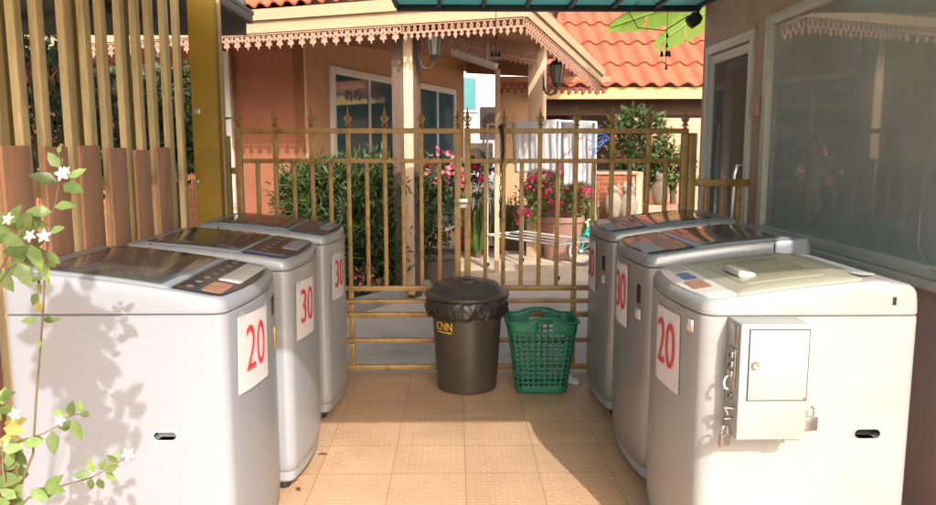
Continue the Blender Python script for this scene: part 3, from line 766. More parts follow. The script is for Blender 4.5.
m = MB(); c = aY(463, 203, GY); m.bx(c.x - .03, c.x + .03, GY - .036, GY - .0215, c.z - .03, c.z + .03, .002); m.tube([(c.x - .05, GY - .04, c.z), (c.x + .05, GY - .04, c.z)], .006, 8); m.build('latch', M['steelmetal'], gr)
# chain with black tie
c = aY(502, 131, GY)
root = thing('chain', 'dark hanging chain tied with black cloth to the gate top rail', 'chain', (c.x, GY - .03, c.z))
m = MB()
m.tube([(c.x - .012, GY + .024, c.z + .02), (c.x - .01, GY - .006, c.z + .028), (c.x - .006, GY - .027, c.z + .012), (c.x, GY - .03, c.z - .03), (c.x + .006, GY - .03, c.z - .12), (c.x + .002, GY - .03, c.z - .2)], [.012, .013, .014, .013, .009, .004], 8); m.build('cloth_tie', M['black'], root)
m = MB()
for k in range(13):
    z = c.z - .06 - k*.042; cx = c.x - .004 - .0006*k
    pts = []
    for q in range(12):
        a = 2*PI*q/12; lx, lz = .008*math.cos(a), .024*math.sin(a)
        pts.append((cx + lx, GY - .036, z + lz) if k % 2 else (cx, GY - .036 + lx, z + lz))
    m.tube(pts, .0026, 6, closed=True)
m.build('links', M['iron'], root)
# side posts and the fixed railing on the right
x = aY(225.5, 140, GY).x; m = MB(); m.bx(x - .026, x + .026, GY - .026, GY + .026, 0, zY(136), .004); m.bx(x + .028, gx0 - .0215, GY - .01, GY + .01, 1.30, 1.34, .002)
tag(m.build('gate_post', M['post_y'], loc=(x, GY, 0)), 'short olive yellow post beside the ochre pillar', 'post')
x0, x1 = aY(692.5, 131, GY).x, aY(749, 183, GY).x
root = thing('railing', 'low brown railing from the gate to the shop corner', 'railing', ((x0+x1)/2, GY, 0))
m = MB(); m.bx(x0 - .026, x0 + .026, GY - .026, GY + .026, 0, zY(133), .004); m.build('rail_post', M['gate'], root)
zt_, zb_ = zY(183), zY(288)
m = MB(); m.bx(x0 + .027, x1, GY - .02, GY + .02, zt_ - .022, zt_ + .022, .003); m.build('top_rail', M['gate'], root)
for k in range(1, 4):
    x = x0 + (x1-x0)*k/3.6; m = MB(); m.bx(x - .014, x + .014, GY - .014, GY + .014, .03, zt_ - .0225, .002); m.build('bar', M['gate'], root)
m = MB(); m.bx(x0 + .027, x1, GY - .018, GY + .018, .0, .029, .002); m.build('bottom_rail', M['gate'], root)

# ------------------------------------------------------------------ slatted screen on the left
LX = -1.555
root = thing('slat_screen', 'yellowed wooden slat screen with brown boards behind the left machines', 'screen', (LX, 3.4, 0))
k = 0
for y in [1.70 + .175*i for i in range(16)]:
    if y > 4.33: break
    jt = rnd.uniform(-.012, .012)
    m = MB(); w_ = .056 + rnd.uniform(-.008, .01); m.box((LX + jt*.3, y + jt, 1.45), (.032, w_, 2.6), Matrix.Rotation(rnd.uniform(-.006, .006), 3, 'X'), .003); m.build('slat', M['slat'], root)
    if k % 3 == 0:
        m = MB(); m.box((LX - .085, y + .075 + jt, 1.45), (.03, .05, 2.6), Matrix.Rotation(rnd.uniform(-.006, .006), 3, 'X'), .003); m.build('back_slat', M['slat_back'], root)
    k += 1
for i in range(-4, 6):
    y0 = 2.575 + .265*i; zt0 = 1.46 + rnd.uniform(-.012, .012)
    m = MB(); m.bx(LX + .020, LX + .036, y0, y0 + .168 + rnd.uniform(-.01, .01), .10, zt0, .002); m.build('board', M['board'], root)
for z in (.35, 1.30):
    m = MB(); m.bx(LX - .06, LX - .02, 1.6, 4.40, z - .03, z + .03, .003); m.build('rail', M['slat'], root)
m = MB(); m.bar((LX - .04, 3.2, 2.42), (LX - .04, 4.4, 2.30), .04, .04); m.build('brace', M['slat'], root)
px0, px1 = aY(191, 100, 4.42).x, aY(217, 100, 4.42).x
m = MB(); m.bx(px0, px1, 4.42, 4.42 + (px1-px0), 0, 2.62, .006)
root = thing('pillar', 'ochre yellow square pillar at the end of the slat screen', 'pillar', ((px0+px1)/2, 4.5, 0)); m.build('shaft', M['ochre'], root)
m = MB(); m.tube([(px1 + .012, 4.47, .0), (px1 + .012, 4.47, 2.6)], .009, 8); m.build('edge_tube', M['fascia'], root)  # thin cream tube along the pillar's right edge
m = MB(); q = aY(197, 112, 4.41); m.bx(q.x - .02, q.x + .02, 4.405, 4.4185, q.z - .012, q.z + .02, .002); q = aY(196, 182, 4.41); m.bx(q.x - .02, q.x + .02, 4.405, 4.4185, q.z - .008, q.z + .01, .002); m.build('bracket', M['steelmetal'], root)
# blue-grey post and dark post at the far left edge
m = MB(); q = aX(3, 100, -1.50); m.bx(-1.66, -1.60, 2.36, 2.42, 0, 2.6, .004); tag(m.build('pipe_post', mat('blue_grey_pipe', (.25, .28, .32), .5), loc=(-1.63, 2.39, 0)), 'thin blue grey post at the near end of the slat screen', 'post')

# ------------------------------------------------------------------ roofs over the wash bay
root = thing('lean_to_roof', 'dark sheet roof over the slat screen', 'roof', (-2.6, 3.2, 2.5))
m = MB(); m.bx(-4.6, -.40, .63, 4.1, 2.52, 2.55); m.bx(-4.6, -1.62, 4.101, 6.3, 2.52, 2.55); m.build('roof_sheet', M['rooftop'], root, smooth=0)
m = MB()
for y in (.70, 1.8, 2.9, 4.02): m.bx(-4.6, -.42, y, y + .05, 2.44, 2.515, .003)
for x in (-4.4, -3.5, -2.6, -1.66): m.bx(x, x + .04, 4.1, 6.26, 2.45, 2.515, .003)
m.build('rafters', M['rooftop'], root)
pr = aY(245, 20, 6.3); m = MB(); zl = aY(245, 35, 6.3).z; m.bx(-4.6, pr.x, 6.302, 6.34, zl, 2.95, .004); m.bx(pr.x - .03, pr.x, 6.0, 6.3, 2.51, 2.56); m.build('end_board', M['rooftop'], root)
m = MB(); m.bar((-2.35, 6.28, 3.0), (pr.x, 6.28, 2.72), .03, .04); m.build('brace', M['alu'], root)

root = thing('canopy', 'teal translucent sheet canopy on a dark steel frame overhead', 'canopy', (.7, 3.2, 2.5))
cx0, cx1 = aY(397, 10, 5.92).x, 1.84
m = MB(); n = 7
for i in range(n):
    xa = cx0 + (cx1-cx0)*i/n; xb = cx0 + (cx1-cx0)*(i+1)/n
    m.bx(xa + .012, xb - .012, .63, 5.9, 2.535, 2.54)
m.build('teal_sheet', M['teal'], root, smooth=0)
m = MB()
for i in range(n + 1):
    xa = cx0 + (cx1-cx0)*i/n; m.bx(xa - .014, xa + .014, .62, 5.88, 2.505, 2.545, .003)
m.build('rafters', M['dark_metal'], root)
for y in (.65, 2.4, 4.3): m = MB(); m.bx(cx0, cx1, y - .02, y + .02, 2.455, 2.503, .003); m.build('cross_beam', M['dark_metal'], root)
m = MB(); m.bx(cx0, cx1, 5.885, 5.935, 2.49, 2.535, .003); m.build('edge_beam', M['dark_metal'], root)
m = MB(); m.bar((cx0 + .02, 5.9, 2.49), (cx0 - .06, 5.86, 2.75), .03, .03); m.build('bracket', M['dark_metal'], root)

def chime(label, px, ytop, items, Y, cat='wind chime', name='wind_chime'):
    top = aY(px, 0, Y); zc = 2.50
    root = thing(name, label, cat, (top.x, Y, zc), 'wind chimes under the canopy')
    zs = [aY(px, y, Y).z for y, _ in items]
    m = MB(); m.tube([(top.x, Y, zc), (top.x, Y, min(zs))], .0025, 5); m.build('string', M['dark_metal'], root)
    for (y, kind) in items:
        z = aY(px, y, Y).z
        for dx in ((-.028, 0, .028) if kind == 3 else (0,)):
            s_ = .8 if kind == 3 else .6
            m = MB(); m.lathe([(.002, .03*s_), (.010*s_, .024*s_), (.014*s_, .0), (.020*s_, -.022*s_), (.017*s_, -.022*s_), (.001, -.01*s_)], (top.x + dx, Y + (.02 if dx else -.015), z), 12); m.build('bell', M['bell'], root)
chime('small dark bell chime hanging above the gate before the porch eave', 496, 0, [(37, 1), (54, 3)], 5.8)
chime('long dark bell chime hanging before the orange tile roof', 668, 0, [(36, 1), (46, 1), (54, 3), (68, 1)], 5.8)
q = aY(694, 20, 5.7); root = thing('spotlight', 'small black spotlight under the canopy by the shop corner', 'lamp', q)
m = MB(); m.lathe([(.03, -.05), (.045, -.045), (.05, .02), (.035, .05), (.012, .06)], q, 16, Matrix.Rotation(.9, 3, 'Y')); m.build('lamp_body', M['dark_metal'], root)
m = MB(); m.tube([q, q + Vector((.03, 0, .06)), (q.x + .05, q.y, 2.5)], .01, 6); m.build('lamp_arm', M['dark_metal'], root)
m = MB(); m.tube([q + Vector((-.04, 0, .03)), q + Vector((-.2, .05, -.07)), q + Vector((-.4, .05, -.05)), q + Vector((-.47, .05, .06)), q + Vector((-.35, .05, .2)), (q.x - .2, 5.85, 2.5)], .004, 5); m.build('cable', M['dark_metal'], root)

# ------------------------------------------------------------------ shop on the right
WX = 1.86
Yf = aX(762, 150, WX).y; Yp = aX(751, 150, WX).y; Yd = aX(704, 150, WX).y
zsill = aX(870, 262, WX).z
ztop = aX(772, 24, WX).z
YS = 1.45
root = thing('shop', 'brown shop front with aluminium window and glass door at the gate corner', 'shop', (WX + 1.2, 2.5, 0))
m = MB()
m.bx(WX, WX + .14, YS, Yf - .001, 0, zsill - .03)
m.build('low_wall', M['mauve'], root)
m = MB(); zdt = aX(751, 34, WX).z + .02
m.bx(WX, WX + .14, YS, Yp - .01, ztop + .055, 3.0); m.bx(WX, WX + .14, Yp - .0095, Yd + .10, zdt, 3.0)
m.bx(WX + .0, WX + .14, Yf + .0, Yp - .001, 0, ztop + .0545)
m.bx(WX + .14, WX + 3.5, Yd - .02, Yd + .10, 0, 3.0)
m.bx(WX, WX + .14, Yd + .001, Yd + .10, -.1, zdt - .001)
m.bx(WX + 3.5, WX + 3.6, YS, Yd, 0, 3.0); m.bx(WX, WX + 3.5, YS - .1, YS - .001, 0, 3.0); m.bx(WX + .141, WX + 3.499, YS, Yd - .021, 2.9, 2.999)
m.build('wall', M['shopwall'], root, smooth=0)
m = MB(); m.bx(WX + .15, WX + 3.49, YS + .01, Yd - .03, -.02, .0); m.bx(WX + 1.6, WX + 1.66, YS + .05, 4.2, .001, 2.85); m.build('interior', M['dark_room'], root, smooth=0)
m = MB(); fy = .045
m.bx(WX - .02, WX + .06, Yf - .07, Yf - .001, zsill, ztop + .05, .004)
m.bx(WX - .02, WX + .06, YS + .07, Yf - .0705, ztop - .01, ztop + .05, .004); m.bx(WX - .02, WX + .06, YS + .07, Yf - .0705, zsill, zsill + .05, .004)
m.bx(WX - .02, WX + .06, YS + .005, YS + .069, zsill, ztop + .05, .004)
win = m.build('window_frame', M['alu'], root)
m = MB(); m.bx(WX + .015, WX + .021, YS + .07, Yf - .071, zsill + .051, ztop - .011); m.build('pane', M['shopglass'], win, smooth=0)
m = MB(); m.bx(WX - .07, WX - .001, YS, Yf, zsill - .031, zsill - .001, .004); m.build('sill', M['sill'], root)
m = MB(); q0 = aX(925, 232, WX - .01); q1 = aX(936, 275, WX - .02)
m.tube([(WX - .012, 2.97, zsill + .25), (WX - .012, 2.97, zsill + .12), (WX - .012, 2.90, zsill + .05), (WX - .04, 2.75, zsill + .02), (WX - .05, 2.5, zsill + .012)], .003, 6); m.build('cable', M['grey_plastic'], root)
# door, beyond the gate line
dy0, dy1 = Yp + .012, Yd - .004
m = MB()
m.bx(WX - .02, WX + .07, dy0, dy0 + .05, 0, zdt - .002, .004); m.bx(WX - .02, WX + .07, dy1 - .05, dy1, 0, zdt - .002, .004); m.bx(WX - .02, WX + .07, dy0 + .0505, dy1 - .0505, zdt - .06, zdt - .002, .004)
a, b = dy0 + .055, dy1 - .055
m.bx(WX, WX + .045, a, a + .06, .02, zdt - .07, .004); m.bx(WX, WX + .045, b - .06, b, .02, zdt - .07, .004)
m.bx(WX, WX + .045, a + .0605, b - .0605, zdt - .13, zdt - .07, .004); m.bx(WX, WX + .045, a + .0605, b - .0605, .02, .12, .004)
dr = m.build('door_frame', M['alu'], root)
m = MB(); m.bx(WX + .018, WX + .024, a + .061, b - .061, .121, zdt - .131); m.build('pane', M['doorglass'], dr, smooth=0)
zh = aX(744, 200, WX).z
m = MB(); m.tube([(WX + .001, a + .03, zh + .22), (WX - .045, a + .03, zh + .22), (WX - .06, a + .03, zh + .16), (WX - .06, a + .03, zh - .18), (WX - .045, a + .03, zh - .24), (WX + .001, a + .03, zh - .24)], .014, 10); m.build('handle', M['handle'], dr)
m = MB(); z0 = aX(756, 117, WX).z; z1 = aX(756, 98, WX).z; m.bx(WX - .035, WX - .001, Yf + .03, Yp - .03, z0, z1, .004); m.build('box', M['shopwall'], root)

# ------------------------------------------------------------------ gingerbread house
HA = R(21); A = Vector((math.sin(HA), math.cos(HA), 0)); B = Vector((math.cos(HA), -math.sin(HA), 0)); Zv = Vector((0, 0, 1))
C0 = aY(308, 150, 9.1); C0.z = 0
def HP(a, b, z): return C0 + A*a + B*b + Zv*z
ZE = 2.62
E0 = fl(525, 17, ZE)
ea = (E0 - C0).dot(A); eb = (E0 - C0).dot(B)
house = thing('house', 'orange gingerbread house with fretwork eaves and a porch behind the gate', 'house', HP(2, -1, -.06))
G = -.06
wend = onp(464, 150, C0, B); tend = (wend - C0).dot(A)
m = MB(); m.prism([(-.0, G), (tend, G), (tend, 3.9), (0, 3.9)], C0, A, Zv, -.18); m.build('side_wall', M['orange'], house, smooth=0)   # faces the porch
m = MB(); m.prism([(-6.5, G), (-.022, G), (-.022, 3.2), (-6.5, 3.2)], C0, B, Zv, -.15); m.build('front_wall', M['redwall'], house, smooth=0)
m = MB(); m.prism([(-.02, G), (.012, G), (.012, 3.2), (-.02, 3.2)], C0 + A*(-.012), B, Zv, -.03); m.build('corner_pier', M['orange'], house, smooth=0)
# windows on the side wall: plane through C0 normal B
def house_window(x0, x1, ytop0, split=.5):
    t0 = (onp(x0, 150, C0, B) - C0).dot(A); t1 = (onp(x1, 150, C0, B) - C0).dot(A); zt_ = onp(x0, ytop0, C0, B).z
    fw, z0 = .09, .05
    fr = MB()
    P = lambda t, z, n: C0 + A*t + Zv*z + B*n
    def bxx(ta, tb, za, zb, n0, n1, mm): mm.box((P((ta+tb)/2, (za+zb)/2, (n0+n1)/2)), (tb-ta, n1-n0, zb-za), Matrix((A, -B, Zv)).transposed(), .004)
    bxx(t0, t0 + fw, z0, zt_, .001, .05, fr); bxx(t1 - fw, t1, z0, zt_, .001, .05, fr); bxx(t0 + fw + .001, t1 - fw - .001, zt_ - fw, zt_, .001, .05, fr)
    bxx(t0 + fw + .001, t1 - fw - .001, z0, z0 + fw, .001, .05, fr)
    tm = t0 + (t1-t0)*split; bxx(tm - .03, tm + .03, z0 + fw + .001, zt_ - fw - .001, .001, .04, fr)
    f = fr.build('window', M['white'], house)
    for ta, tb in ((t0 + fw + .002, tm - .032), (tm + .032, t1 - fw - .002)):
        mm = MB(); bxx(ta, tb, z0 + fw + .002, zt_ - fw - .002, .022, .026, mm); mm.build('pane', M['winglass'], f, smooth=0)
        mm = MB(); n = 40
        mm.grid(lambda u, v: P(ta + (tb-ta)*u, z0 + fw + .01 + (zt_ - 2*fw - .02)*v, .010 + .005*math.sin(u*60)), n, 1); mm.build('curtain', M['curtain'], f)
house_window(330.5, 400, 66.4)
house_window(416, 454, 82.5)
# door on the front wall
pd0, pd1 = onp(200, 150, C0, A), onp(236, 150, C0, A); tb0, tb1 = (pd0-C0).dot(B), (pd1-C0).dot(B); zdt2 = onp(230, 52, C0, A).z
MBf = Matrix((B, A, Zv)).transposed()
m = MB()
m.box(C0 + B*((tb0+tb1)/2) + A*(-.02) + Zv*(zdt2/2), (tb1-tb0, .06, zdt2), MBf, .004); dd = m.build('door', M['creampost'], house)
m = MB()
for t in (tb0, tb1 - .07): m.box(C0 + B*(t + .035) + A*(-.06) + Zv*(zdt2/2), (.07, .03, zdt2), MBf, .003)
m.box(C0 + B*((tb0+tb1)/2) + A*(-.0605) + Zv*(zdt2 - .035), (tb1-tb0-.142, .03, .07), MBf, .003); m.build('frame', M['white'], dd)
# eave: fascia boards, fretwork, soffit, roof tiles
fl_ = -7.5
Rk = aY(600, 84, 9.0)                                          # low end of the rake
rd = (Rk - E0); rdir = rd.normalized(); rlen = rd.length
rperp = Vector((rd.x, rd.y, 0)).normalized().cross(Zv)          # outward, to the right
m = MB()
P0 = HP(ea, fl_, ZE); P1 = HP(ea, eb, ZE)
def fboard(p, q, z0, z1, off, t, mm, out):
    o = Vector(p) + out*off; mm.prism([(0, z0), ((q-p).length, z0), ((q-p).length, z1), (0, z1)], o, (q-p).normalized(), Zv, t)
m.prism([(0, .0), ((P1-P0).length, .0), ((P1-P0).length, .115), (0, .115)], P0, B, Zv, .025)
m.prism([(0, .118), ((P1-P0).length + .02, .118), ((P1-P0).length + .02, .225), (0, .225)], P0 + A*(-.018), B, Zv, .04)
m.build('front_fascia', M['fascia'], house, smooth=0)
m = MB(); upn = rperp.cross(rdir); upn = upn if upn.z > 0 else -upn
def rk(z0, z1, off, t): m.prism([(0, z0), (rlen, z0), (rlen, z1), (0, z1)], E0 + rperp*off, rdir, upn, t)
rk(.0, .085, .0, .025); rk(.088, .175, .014, .035)
m.build('rake_fascia', M['fascia'], house, smooth=0)
m = MB(); nst = 9
for k in range(nst):
    s0 = rlen*k/nst; s1 = min(rlen*(k+1)/nst + .05, rlen)
    a0 = E0 + rdir*s0 + upn*.195; a1 = E0 + rdir*s1 + upn*.178
    m.bar(a0 - rperp*.06 + rperp*.05, a1 - rperp*.06 + rperp*.05, .10, .03, upn, .004)
m.build('verge_tile', M['rooftile'], house)
def fret_scroll(mm, o, u, n, pw, hgt):
    """scrollwork fringe: u along, hanging down"""
    cnt = int(n); v = Vector((0, 0, 1)); o = Vector(o); u = Vector(u)
    for i in range(cnt):
        c = o + u*(pw*(i + .5)); t = .012
        mm.strip([(-pw*.5, -.008), (pw*.5, -.008)], .016, c, u, v, t)
        for s_ in (1, -1):
            pts = []
            for k in range(15):
                a = PI*.55 + k*PI*1.55/14; rr_ = pw*(.20 - .10*k/14); pts.append((s_*(pw*.22 + rr_*math.cos(a)), -hgt*.36 + rr_*math.sin(a)*1.1))
            mm.strip(pts, pw*.075, c + A*(-.001*(1 + s_*.3)), u, v, t)
            mm.strip([(s_*pw*.04, -hgt*.18), (s_*pw*.16, -hgt*.34), (s_*pw*.20, -hgt*.50), (s_*pw*.07, -hgt*.62)], pw*.085, c + A*(.001*(1 + s_*.3)), u, v, t)
            mm.strip([(s_*pw*.36, -hgt*.12), (s_*pw*.46, -hgt*.30), (s_*pw*.42, -hgt*.46), (s_*pw*.5, -hgt*.54)], pw*.07, c + A*(.0018*s_), u, v, t)
            mm.prism([(s_*pw*.03, -hgt*.66), (s_*pw*.30, -hgt*.62), (s_*pw*.22, -hgt*.72), (s_*pw*.30, -hgt*.80), (s_*pw*.10, -hgt*.86)][::s_], c + A*(-.0025), u, v, t*.9)
        mm.prism([(-pw*.08, -hgt*.50), (pw*.08, -hgt*.50), (pw*.09, -hgt*.84), (0, -hgt*1.05), (-pw*.09, -hgt*.84)], c + A*(.0025), u, v, t*.8)
def fret_fringe(mm, o, u, n, pw, hgt, up=(0, 0, 1)):
    v = Vector(up); o = Vector(o); u = Vector(u); out = u.cross(v)
    for i in range(int(n)):
        c = o + u*(pw*(i + .5)); t = .012; L_ = hgt*(1.0 if i % 2 == 0 else .86)
        mm.strip([(-pw*.5, -hgt*.05), (pw*.5, -hgt*.05)], hgt*.10, c, u, v, t)
        for s_ in (1, -1):
            pts = [(s_*pw*.5, -hgt*.12), (s_*pw*.30, -hgt*.30), (s_*pw*.46, -hgt*.45)]
            mm.strip(pts, pw*.17, c + out*.001*s_, u, v, t)
        mm.strip([(-pw*.5, -hgt*.50), (pw*.5, -hgt*.50)], hgt*.10, c + out*.0022, u, v, t*.9)
        mm.prism([(-pw*.30, -hgt*.54), (pw*.30, -hgt*.54), (pw*.16, -hgt*.66), (pw*.34, -hgt*.74), (0, -L_), (-pw*.34, -hgt*.74), (-pw*.16, -hgt*.66)], c + out*.003, u, v, t*.8)
bsplit = (onp(402, 22, HP(ea, 0, 0), A) - C0).dot(B)
m = MB(); pw = .128; n = int((bsplit - fl_)/pw); fret_scroll(m, HP(ea - .002, bsplit - n*pw, ZE - .002), B, n, pw, .155); m.build('scroll_fretwork', M['fret_pale'], house, smooth=0)
m = MB(); pw = .062; n = int((eb - bsplit)/pw); fret_fringe(m, HP(ea - .002, bsplit + .01, ZE - .002), B, n, (eb - bsplit - .01)/n, .155); m.build('fringe_fretwork', M['fret'], house, smooth=0)
m = MB(); n = int(rlen/.062); fret_fringe(m, E0 + rdir*.02 - upn*.002, rdir, n, .062, .15, upn); m.build('rake_fretwork', M['fret'], house, smooth=0)
# soffit / porch ceiling
p1 = aY(407, 150, 7.75); p2 = fl(532.5, 256, -.06)
def zs(a): return ZE + .06 + .06*(a - ea)
p2a = (p2 - C0).dot(A); p2b = (p2 - C0).dot(B)
m = MB()
def sof(pts):
    top = [m.bm.verts.new(Vector(q)) for q in pts]; m.bm.faces.new(top)
sof([HP(ea + .03, fl_, ZE + .06), HP(ea + .03, eb - .01, ZE + .06), HP(p2a, p2b + .25, zs(p2a)), HP(tend + .3, p2b + .25, zs(tend)), HP(tend + .3, fl_, zs(tend))])
Rs = E0.lerp(Rk, .93); sof([E0 + Zv*.05 - rperp*.03, Rs + Zv*.05 - rperp*.03, HP(p2a, p2b + .26, 2.74)])
m.build('porch_ceiling', M['soffit'], house, smooth=0, solid=.03)
# tiled front roof, rising from the front fascia
def corrugate(mm, o, u, v, nrm, lu, lv, per, amp, rows, over=.06, lift=.022, nper=8, left=None):
    nu = int(lu/per*nper)
    for r_ in range(rows):
        v0 = lv*r_/rows - (0 if r_ == 0 else over); v1 = lv*(r_+1)/rows
        def f(a, b):
            vv = v0 + (v1-v0)*b; uu = lu*a
            if left: uu = max(uu, left(vv))
            w_ = (math.sin(2*PI*lu*a/per)); w_ = (abs(w_)**.8)*(1 if w_ > 0 else -1)
            return o + u*uu + v*vv + nrm*(amp*w_ + lift*(1-b) + .012)
        mm.grid(f, nu, 2)
        def g(a, b):                                            # thickness lip at the lower edge
            q = f(a, 0); return q - nrm*(.022*b)
        mm.grid(g, nu, 1)
sl = (A*math.cos(R(24)) + Zv*math.sin(R(24))); nr = (-A*math.sin(R(24)) + Zv*math.cos(R(24)))
m = MB(); corrugate(m, HP(ea - .07, fl_, ZE + .245), B, sl, nr, eb - fl_ - .05, 3.0, .155, .022, 3); m.build('roof', M['rooftile'], house, smooth=50)
# porch posts and the fretted beam between them
def post(p, wd, zt_, mats, nm):
    m = MB(); m.box((p.x, p.y, (zt_ + G)/2), (wd, wd*.8, zt_ - G), Matrix.Rotation(-HA, 3, 'Z'), .006); return m.build(nm, mats, house)
post(Vector((p1.x, p1.y, 0)) , .235, zs(-.7), M['wood'], 'porch_post')
qq = Vector((p1.x, p1.y, 0)) + B*.07 - A*.105
m = MB(); m.box((qq.x, qq.y, zs(-.7)/2 - .02), (.095, .03, zs(-.7)), Matrix.Rotation(-HA, 3, 'Z'), .003); m.build('post_casing', M['creampost'], house)
p2v = Vector((p2.x + .04, p2.y, 0)); post(p2v, .22, zs(p2a), M['creampost'], 'porch_post')
q1 = Vector((p1.x, p1.y, 2.76)); q2 = Vector((p2v.x, p2v.y, 2.82))
m = MB(); m.bar(q1 + Zv*.06, q2 + Zv*.06, .08, .30); m.build('porch_beam', M['beam'], house, smooth=0)
u_ = (q2 - q1); lu_ = u_.length; u_.normalize(); m = MB(); n = int(lu_/.075); fret_fringe(m, q1 - Zv*.081 + u_.cross(Zv)*.02, u_, n, .075, .17); m.build('beam_fretwork', M['fret'], house, smooth=0)
m = MB(); q3 = HP(tend, .1, 0); q3.z = aY(466, 69, q3.y).z; q4 = Vector((p2v.x, p2v.y, aY(520, 71, p2v.y).z)); m.bar(q3, q4, .12, .16); m.build('porch_beam', M['soffit'], house, smooth=0)
gb = (onp(541, 71, HP(tend + .25, 0, 0), A) - C0).dot(B); zg = onp(480, 71, HP(tend + .25, 0, 0), A).z; m = MB(); m.prism([(-.2, zg), (gb, zg), (gb, zs(tend) + .1), (-.2, zs(tend) + .1)], HP(tend + .25, 0, 0), B, Zv, .06); m.build('porch_gable', M['soffit'], house, smooth=0)
# unlit fluorescent batten and a slim white post
q5, q6 = aY(452, 50, 9.6), aY(497, 66, 9.2)
root = thing('tube_light', 'unlit white fluorescent tube under the porch ceiling', 'light', (q5 + q6)/2)
m = MB(); m.bar(q5, q6, .05, .06, bev=.006); m.build('batten', M['white'], root)
m = MB(); m.tube([q5 - Zv*.05, q6 - Zv*.05], .015, 8); m.build('tube', M['fluor'], root)
m = MB()
for t_ in (.2, .8): c_ = q5.lerp(q6, t_); m.bar(c_ + Zv*.032, (c_.x, c_.y, c_.z + .6), .012, .012)
m.build('hanger', M['white'], root)
q = aY(497.5, 100, 9.2); m = MB(); m.bx(q.x - .03, q.x + .03, 9.17, 9.23, G, q6.z - .04, .004); tag(m.build('slim_post', M['creampost'], loc=(q.x, 9.2, 0)), 'slim cream post standing under the end of the porch tube light', 'post')

def lantern(label, px, py, Y, s=1.0, side=1):
    c = aY(px, py, Y)
    root = thing('wall_lantern', label, 'lantern', c, 'porch lanterns')
    m = MB()
    m.lathe([(.0, .19*s), (.012*s, .18*s), (.015*s, .15*s), (.05*s, .135*s), (.085*s, .10*s), (.09*s, .09*s)], c, 6); m.lathe([(.042*s, -.10*s), (.048*s, -.105*s), (.03*s, -.125*s), (.012*s, -.15*s), (.001, -.165*s)], c, 6)
    for k in range(6):
        a = 2*PI*k/6; m.bar(c + Vector((.082*s*math.cos(a), .082*s*math.sin(a), .09*s)), c + Vector((.044*s*math.cos(a), .044*s*math.sin(a), -.10*s)), .009*s, .009*s)
    m.build('cage', M['iron'], root)
    m = MB(); m.lathe([(.076*s, .088*s), (.040*s, -.098*s)], c, 6); m.build('glass', M['lampglass'], root, smooth=20)
    m = MB(); bx_ = c.x - side*.15*s
    m.tube([(c.x, c.y, c.z - .15*s), (c.x - side*.02*s, c.y, c.z - .20*s), (c.x - side*.07*s, c.y, c.z - .225*s), (c.x - side*.12*s, c.y, c.z - .20*s), (bx_ + .01*side, c.y, c.z - .12*s)], .011*s, 8); m.build('arm', M['iron'], root)
    m = MB(); m.lathe([(.001, .0), (.03*s, .004), (.035*s, .012), (.02*s, .022)], (bx_ - side*.005, c.y, c.z - .10*s), 12, Matrix.Rotation(side*PI/2, 3, 'Y') @ Matrix.Scale(2.6, 3, Vector((1, 0, 0)))); m.build('back_plate', M['iron'], root)
lantern('dark iron lantern on the peeling porch post under the eave', 434.5, 44, 7.6, 1.08)
lantern('dark iron lantern on the far porch post by the sloping fascia', 557, 74, 9.95, 1.2)

# ------------------------------------------------------------------ buildings behind
YF = 13.4
farh = thing('tiled_house', 'far house with orange corrugated tile roof and yellow fascia', 'house', (3.4, YF + 2, 0))
fo = aY(545, 92, YF); fe = aY(545, 86, YF)
fA = Vector((math.sin(R(3)), math.cos(R(3)), 0)); fB = Vector((math.cos(R(3)), -math.sin(R(3)), 0))
zf0, zf1 = aY(620, 99.5, YF).z, aY(620, 88, YF).z
o = Vector((aY(498, 92, YF).x, YF, 0)); fl2 = 6.8
m = MB(); m.prism([(.78, zf0), (fl2, zf0), (fl2, zf1), (.78, zf1)], o, fB, Zv, .03); m.build('fascia', M['yellowfascia'], farh, smooth=0)
pit = R(31); sl = fA*math.cos(pit) + Zv*math.sin(pit); nr = -fA*math.sin(pit) + Zv*math.cos(pit)
m = MB(); corrugate(m, o + fB*.72 - fA*.1 + Zv*(zf1 + .0), fB, sl, nr, fl2 - .7, 5.6, .305, .036, 6, .10, .05, 10, left=lambda v_: v_*.16); m.build('roof', M['rooftile'], farh, smooth=50)
m = MB(); m.prism([(0, G), (.62, G), (.62, 2.62), (0, 2.62)], o + fA*.3, fB, Zv, .15); m.build('porch_wall', M['orange'], farh, smooth=0)
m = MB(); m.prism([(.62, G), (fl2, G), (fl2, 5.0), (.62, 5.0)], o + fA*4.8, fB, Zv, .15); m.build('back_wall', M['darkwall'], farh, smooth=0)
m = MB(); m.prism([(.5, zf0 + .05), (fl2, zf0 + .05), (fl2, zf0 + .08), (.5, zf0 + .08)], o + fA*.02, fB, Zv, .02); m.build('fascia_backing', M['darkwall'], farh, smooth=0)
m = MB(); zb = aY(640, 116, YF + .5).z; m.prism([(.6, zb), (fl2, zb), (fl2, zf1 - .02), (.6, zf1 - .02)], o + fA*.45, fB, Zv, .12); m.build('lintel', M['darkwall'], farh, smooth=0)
m = MB(); m.prism([(.64, G), (1.35, G), (1.35, 2.5), (.64, 2.5)], o + fA*1.3, fB, Zv, .08); m.build('door', mat('dark_red_door', (.10, .025, .018), .6, var=.2), farh, smooth=0)
zt0 = aY(540, 83, YF).z; m = MB(); n = 16; fret_fringe(m, o + Zv*(zt0) - fA*.05, fB, n, .118, .21); m.build('fretwork', M['fret_red'], farh, smooth=0)
m = MB(); m.prism([(-.0, zt0), (1.95, zt0), (1.95, zt0 + .1), (0, zt0 + .1)], o - fA*.03, fB, Zv, .03); m.build('fret_board', M['soffit'], farh, smooth=0)

